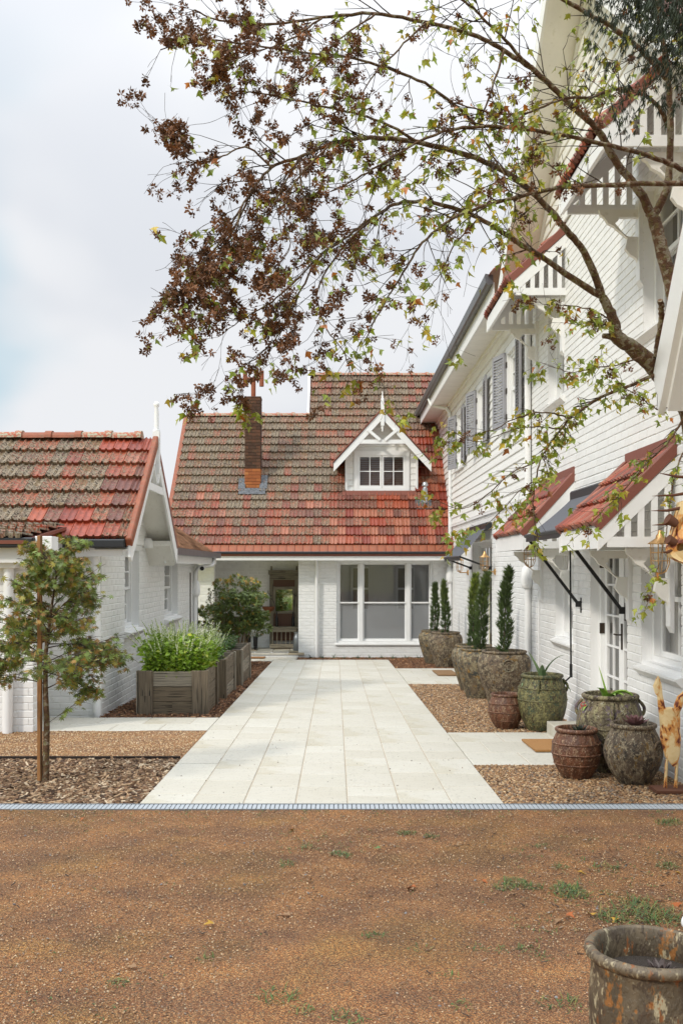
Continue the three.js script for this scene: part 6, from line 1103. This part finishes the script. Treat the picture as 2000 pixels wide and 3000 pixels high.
{ const Z = 4.75, p = [1.765, gy(Z), -Z], t = thing('white_urn', 'white painted garden urn at the right edge', 'urn', p); part(t, 'body', new G().lathe(smooth([[0, 0], [.10, 0], [.1, .03], [.07, .06], [.045, .12], [.04, .18], [.06, .22], [.08, .3], [.05, .36], [.03, .4]], 5), p, 28), trim); }
// ------------------------------------------------------------------ loose stone, chips and litter
const pebble = (k) => { const g = new THREE.IcosahedronGeometry(1, 0), p = g.attributes.position; for (let i = 0; i < p.count; i++) { const x = p.getX(i), y = p.getY(i), z = p.getZ(i), s = .8 + .4 * hash(Math.round(x * 50) + 90, Math.round(y * 50 + z * 90) + 900, k); p.setXYZ(i, x * s * 1.1, y * s * .68, z * s * .95); } g.computeVertexNormals(); return g; };
const pebGeo = pebble(3), chipGeo = (() => { const g = new G(); g.box(WORLD, -.5, .5, -.5, .5, -.5, .5); const q = g.geo(), p = q.attributes.position; for (let i = 0; i < p.count; i++) { const x = p.getX(i), y = p.getY(i); p.setY(i, y + .5 * x * x); p.setZ(i, p.getZ(i) * (1 - .5 * Math.abs(x))); } q.computeVertexNormals(); return q; })();
function scatter(parent, name, geo, m, n, x0, x1, Z0, Z1, dy, size, palette, flat = false, keep = () => true) {
  const ms = [], cs = []; let tries = 0;
  while (ms.length < n && tries++ < n * 3) { const x = rr(x0, x1), Z = rr(Z0, Z1); if (!keep(x, Z)) continue; const s = rr(...size), c = pick(palette), b = rr(.7, 1.3); ms.push(flat ? TR([x, gy(Z) + dy + rr(0, .018), -Z], [rr(-.35, .35), rnd() * 6.283, rr(-.3, .3)], [s * rr(.6, 1.6), s * rr(.08, .16), s * rr(.25, .5)]) : TR([x, gy(Z) + dy + rr(-.3, .6) * s, -Z], [rr(-.6, .6), rnd() * 6.283, rr(-.6, .6)], s)); cs.push(tint(c[0] * b, c[1] * b, c[2] * b)); }
  return inst(parent, name, geo, m, ms, cs);
}
const stoneMat = M(0xffffff, .8), chipMat = M(0xffffff, .95);
const tan = [[.28, .15, .065], [.36, .21, .10], [.20, .105, .05], [.42, .28, .15], [.24, .14, .07], [.15, .09, .05], [.46, .34, .21], [.30, .17, .08], [.17, .13, .10]];
scatter(bedR, 'pebbles', pebGeo, stoneMat, 13000, PX1 + .005, 2.93, D1 + .01, 9.29, -.012, [.008, .014], tan);
scatter(bedR2, 'pebbles', pebGeo, stoneMat, 26000, PX1 + .005, 2.93, 11.49, 17.6, -.012, [.010, .017], tan);
const barkC = [[.17, .075, .035], [.25, .12, .055], [.12, .055, .03], [.33, .19, .10], [.22, .10, .05], [.09, .05, .03]];
scatter(bedL, 'bark_chips', chipGeo, chipMat, 15000, -3.08, PX0 - .005, 12.9, 23.6, -.02, [.03, .055], barkC, true);
scatter(bedB, 'bark_chips', chipGeo, chipMat, 7000, -.92, 2.9, 21.4, 25.05, -.02, [.035, .06], barkC, true, (x, Z) => Z > 24.12 || x > PX1);
scatter(mulch, 'wood_chips', chipGeo, chipMat, 26000, -4.9, PX0 - .01, D1 + .01, 9.62, -.022, [.03, .07], [[.17, .095, .05], [.10, .055, .03], [.30, .20, .12], [.46, .36, .25], [.22, .13, .07], [.07, .04, .025], [.36, .24, .14], [.14, .075, .04]], true);
scatter(granite, 'granite_grains', pebGeo, stoneMat, 9000, -4.2, PX0 - .01, 9.66, 11.56, -.003, [.004, .009], [[.42, .26, .13], [.48, .32, .17], [.34, .20, .10], [.55, .42, .27]]);
scatter(court, 'granite_grains', pebGeo, stoneMat, 42000, -2.8, 2.9, 3.0, D0 - .01, .003, [.0022, .0052], [[.32, .18, .09], [.38, .225, .115], [.26, .145, .07], [.42, .28, .155], [.20, .115, .06], [.44, .33, .21], [.26, .19, .14]]);
scatter(court, 'pebbles', pebGeo, stoneMat, 260, -2.6, 2.7, 3.0, D0 - .02, .003, [.004, .009], [[.2, .19, .19], [.32, .27, .22], [.14, .13, .13], [.30, .19, .12]]);
scatter(path, 'grit', pebGeo, stoneMat, 150, PX0, PX1, D1, 12, .002, [.002, .006], [[.12, .08, .05], [.2, .13, .08], [.05, .04, .03]]);
scatter(court, 'leaf_litter', chipGeo, chipMat, 900, -2.8, 2.9, 3.0, D0 - .02, .002, [.008, .022], [[.10, .055, .03], [.16, .09, .05], [.06, .04, .03], [.24, .17, .11]], true);
scatter(court, 'leaf_litter', chipGeo, chipMat, 700, 1.0, 2.9, 3.6, 6.2, .002, [.01, .026], [[.10, .055, .03], [.16, .09, .05], [.06, .04, .03], [.24, .17, .11]], true);
{ // weeds in the court
  const g = new G(), tuft = (px, py, n, h) => { const Z = 4640 / (py - 1740), x = (px - 982) * Z / 2900; for (let k = 0; k < n; k++) { const a = rnd() * 6.283, e = rr(.3, 1.25), r = h * 1.3 * Math.sqrt(rnd()), b2 = rnd() * 6.283; g.col = rnd() < .25 ? [.22, .20, .05] : [.07 * rr(.7, 1.4), .125 * rr(.7, 1.4), .025]; const q = blade([x + Math.cos(b2) * r, gy(Z), -Z + Math.sin(b2) * r], [Math.cos(a) * Math.cos(e), Math.sin(e), Math.sin(a) * Math.cos(e)], rr(.5, 1.1) * h, .0055, .8, .2, 3); push(g.p, q.p); push(g.n, q.n); push(g.t, q.t); for (let i = 0; i < q.p.length / 3; i++) g.c.push(...g.col); } };
  for (const [x, y, n, h] of [[815, 2925, 40, .05], [1100, 2745, 20, .035], [1088, 2745, 16, .03], [1670, 2618, 60, .06], [1655, 2605, 40, .05], [1770, 2545, 26, .05], [1510, 2585, 40, .045], [1480, 2600, 30, .04], [1560, 2600, 30, .035], [1835, 2685, 50, .08], [1870, 2650, 40, .06], [1780, 2690, 24, .05], [1920, 2680, 40, .07], [1960, 2700, 40, .07], [1960, 2410, 40, .05], [1945, 2415, 20, .04], [990, 2500, 30, .03], [1010, 2505, 20, .03], [900, 2480, 20, .03], [840, 2530, 20, .03], [1200, 2440, 20, .03], [1260, 2450, 24, .03], [1180, 2440, 20, .03], [600, 2810, 14, .03], [340, 2880, 14, .03], [890, 2970, 24, .035], [1020, 2990, 30, .04], [1350, 2950, 16, .03], [1230, 2785, 14, .03], [1320, 2860, 16, .03], [1395, 2780, 16, .03], [1460, 2785, 14, .03], [1545, 2785, 20, .035], [1640, 2950, 24, .05], [1590, 2810, 14, .03], [1950, 2540, 30, .04], [1640, 2540, 20, .03], [1590, 2480, 14, .03]]) tuft(x, y, n * 2.4 | 0, h * 1.25);
  for (let k = 0; k < 90; k++) tuft(rr(0, 2000), 2374 + 30 * rnd() * rnd(), 5, .025); for (let k = 0; k < 60; k++) tuft(rr(100, 600), rr(2380, 2440), 4, .018); for (let k = 0; k < 70; k++) tuft(rr(800, 1100), rr(2430, 2500), 4, .02); for (let k = 0; k < 150; k++) tuft(rr(0, 2000), rr(2380, 2980), 3, .018); for (let k = 0; k < 90; k++) tuft(rr(1500, 2000), rr(2450, 2760), 5, .03);
  const w = struct('weeds', 'sparse green weeds and grass in the gravel court'); w.userData.kind = 'stuff';
  const m = P(0xffffff, .7, { transmission: .25, thickness: 0 }); m.vertexColors = true; part(w, 'grass_blades', g, m);
}
const leafLabels = ['yellow leaf nearest the drain, left of centre', 'pale green leaf near the drain, centre', 'rusty red leaf, upper one of the overlapping pair', 'dry brown leaf, lower one of the overlapping pair', 'large yellow leaf alone in the left half', 'dry brown leaf in the middle of the court', 'dry brown leaf below the middle of the court', 'dry brown leaf left of the weed patch', 'yellow leaf above the big weed patch', 'yellow leaf just left above the corner pot', 'small yellow leaf behind the corner pot rim', 'rusty red leaf beside the weed patch', 'yellow leaf at the right edge of the court', 'small rusty red leaf right of the centre', 'dry brown leaf left of the corner pot', 'dry brown leaf far right behind the corner pot', 'rusty red leaf by the drain at the left', 'dry brown leaf left of the middle', 'rusty red leaf at the right edge near the white urn', 'dry brown leaf in the lower left'];
for (const [i, [px, py, c, s]] of [[850, 2435, 0, .05], [1115, 2490, 2, .045], [1218, 2605, 1, .06], [1210, 2612, 3, .05], [628, 2712, 0, .055], [1035, 2572, 3, .04], [850, 2688, 3, .05], [1500, 2626, 3, .05], [1690, 2560, 0, .05], [1735, 2688, 0, .06], [1805, 2696, 0, .045], [1660, 2683, 1, .05], [1975, 2560, 0, .05], [1410, 2584, 1, .04], [1640, 2700, 3, .05], [1940, 2640, 3, .05], [250, 2400, 1, .05], [900, 2585, 3, .04], [1985, 2650, 1, .06], [400, 2840, 3, .04]].entries()) {
  const Z = 4640 / (py - 1740), p = [(px - 982) * Z / 2900, gy(Z) + .012, -Z], m = new THREE.Mesh(trident, M(tint(...[[.42, .24, .03], [.32, .09, .02], [.10, .16, .05], [.24, .14, .07]][c]), .75));
  m.name = numbered('fallen_leaf'); m.position.set(...p); m.rotation.set(-1.35 + rr(-.2, .2), rnd() * 6, rnd() * 6, 'YXZ'); m.scale.setScalar(s); m.castShadow = m.receiveShadow = true;
  m.userData.label = leafLabels[i]; m.userData.category = 'leaf'; m.userData.group = 'fallen leaves on the court'; scene.add(m);
}
scene.traverse(o => { if (o.isMesh) { o.castShadow = true; o.receiveShadow = true; } });
renderer.render(scene, camera);
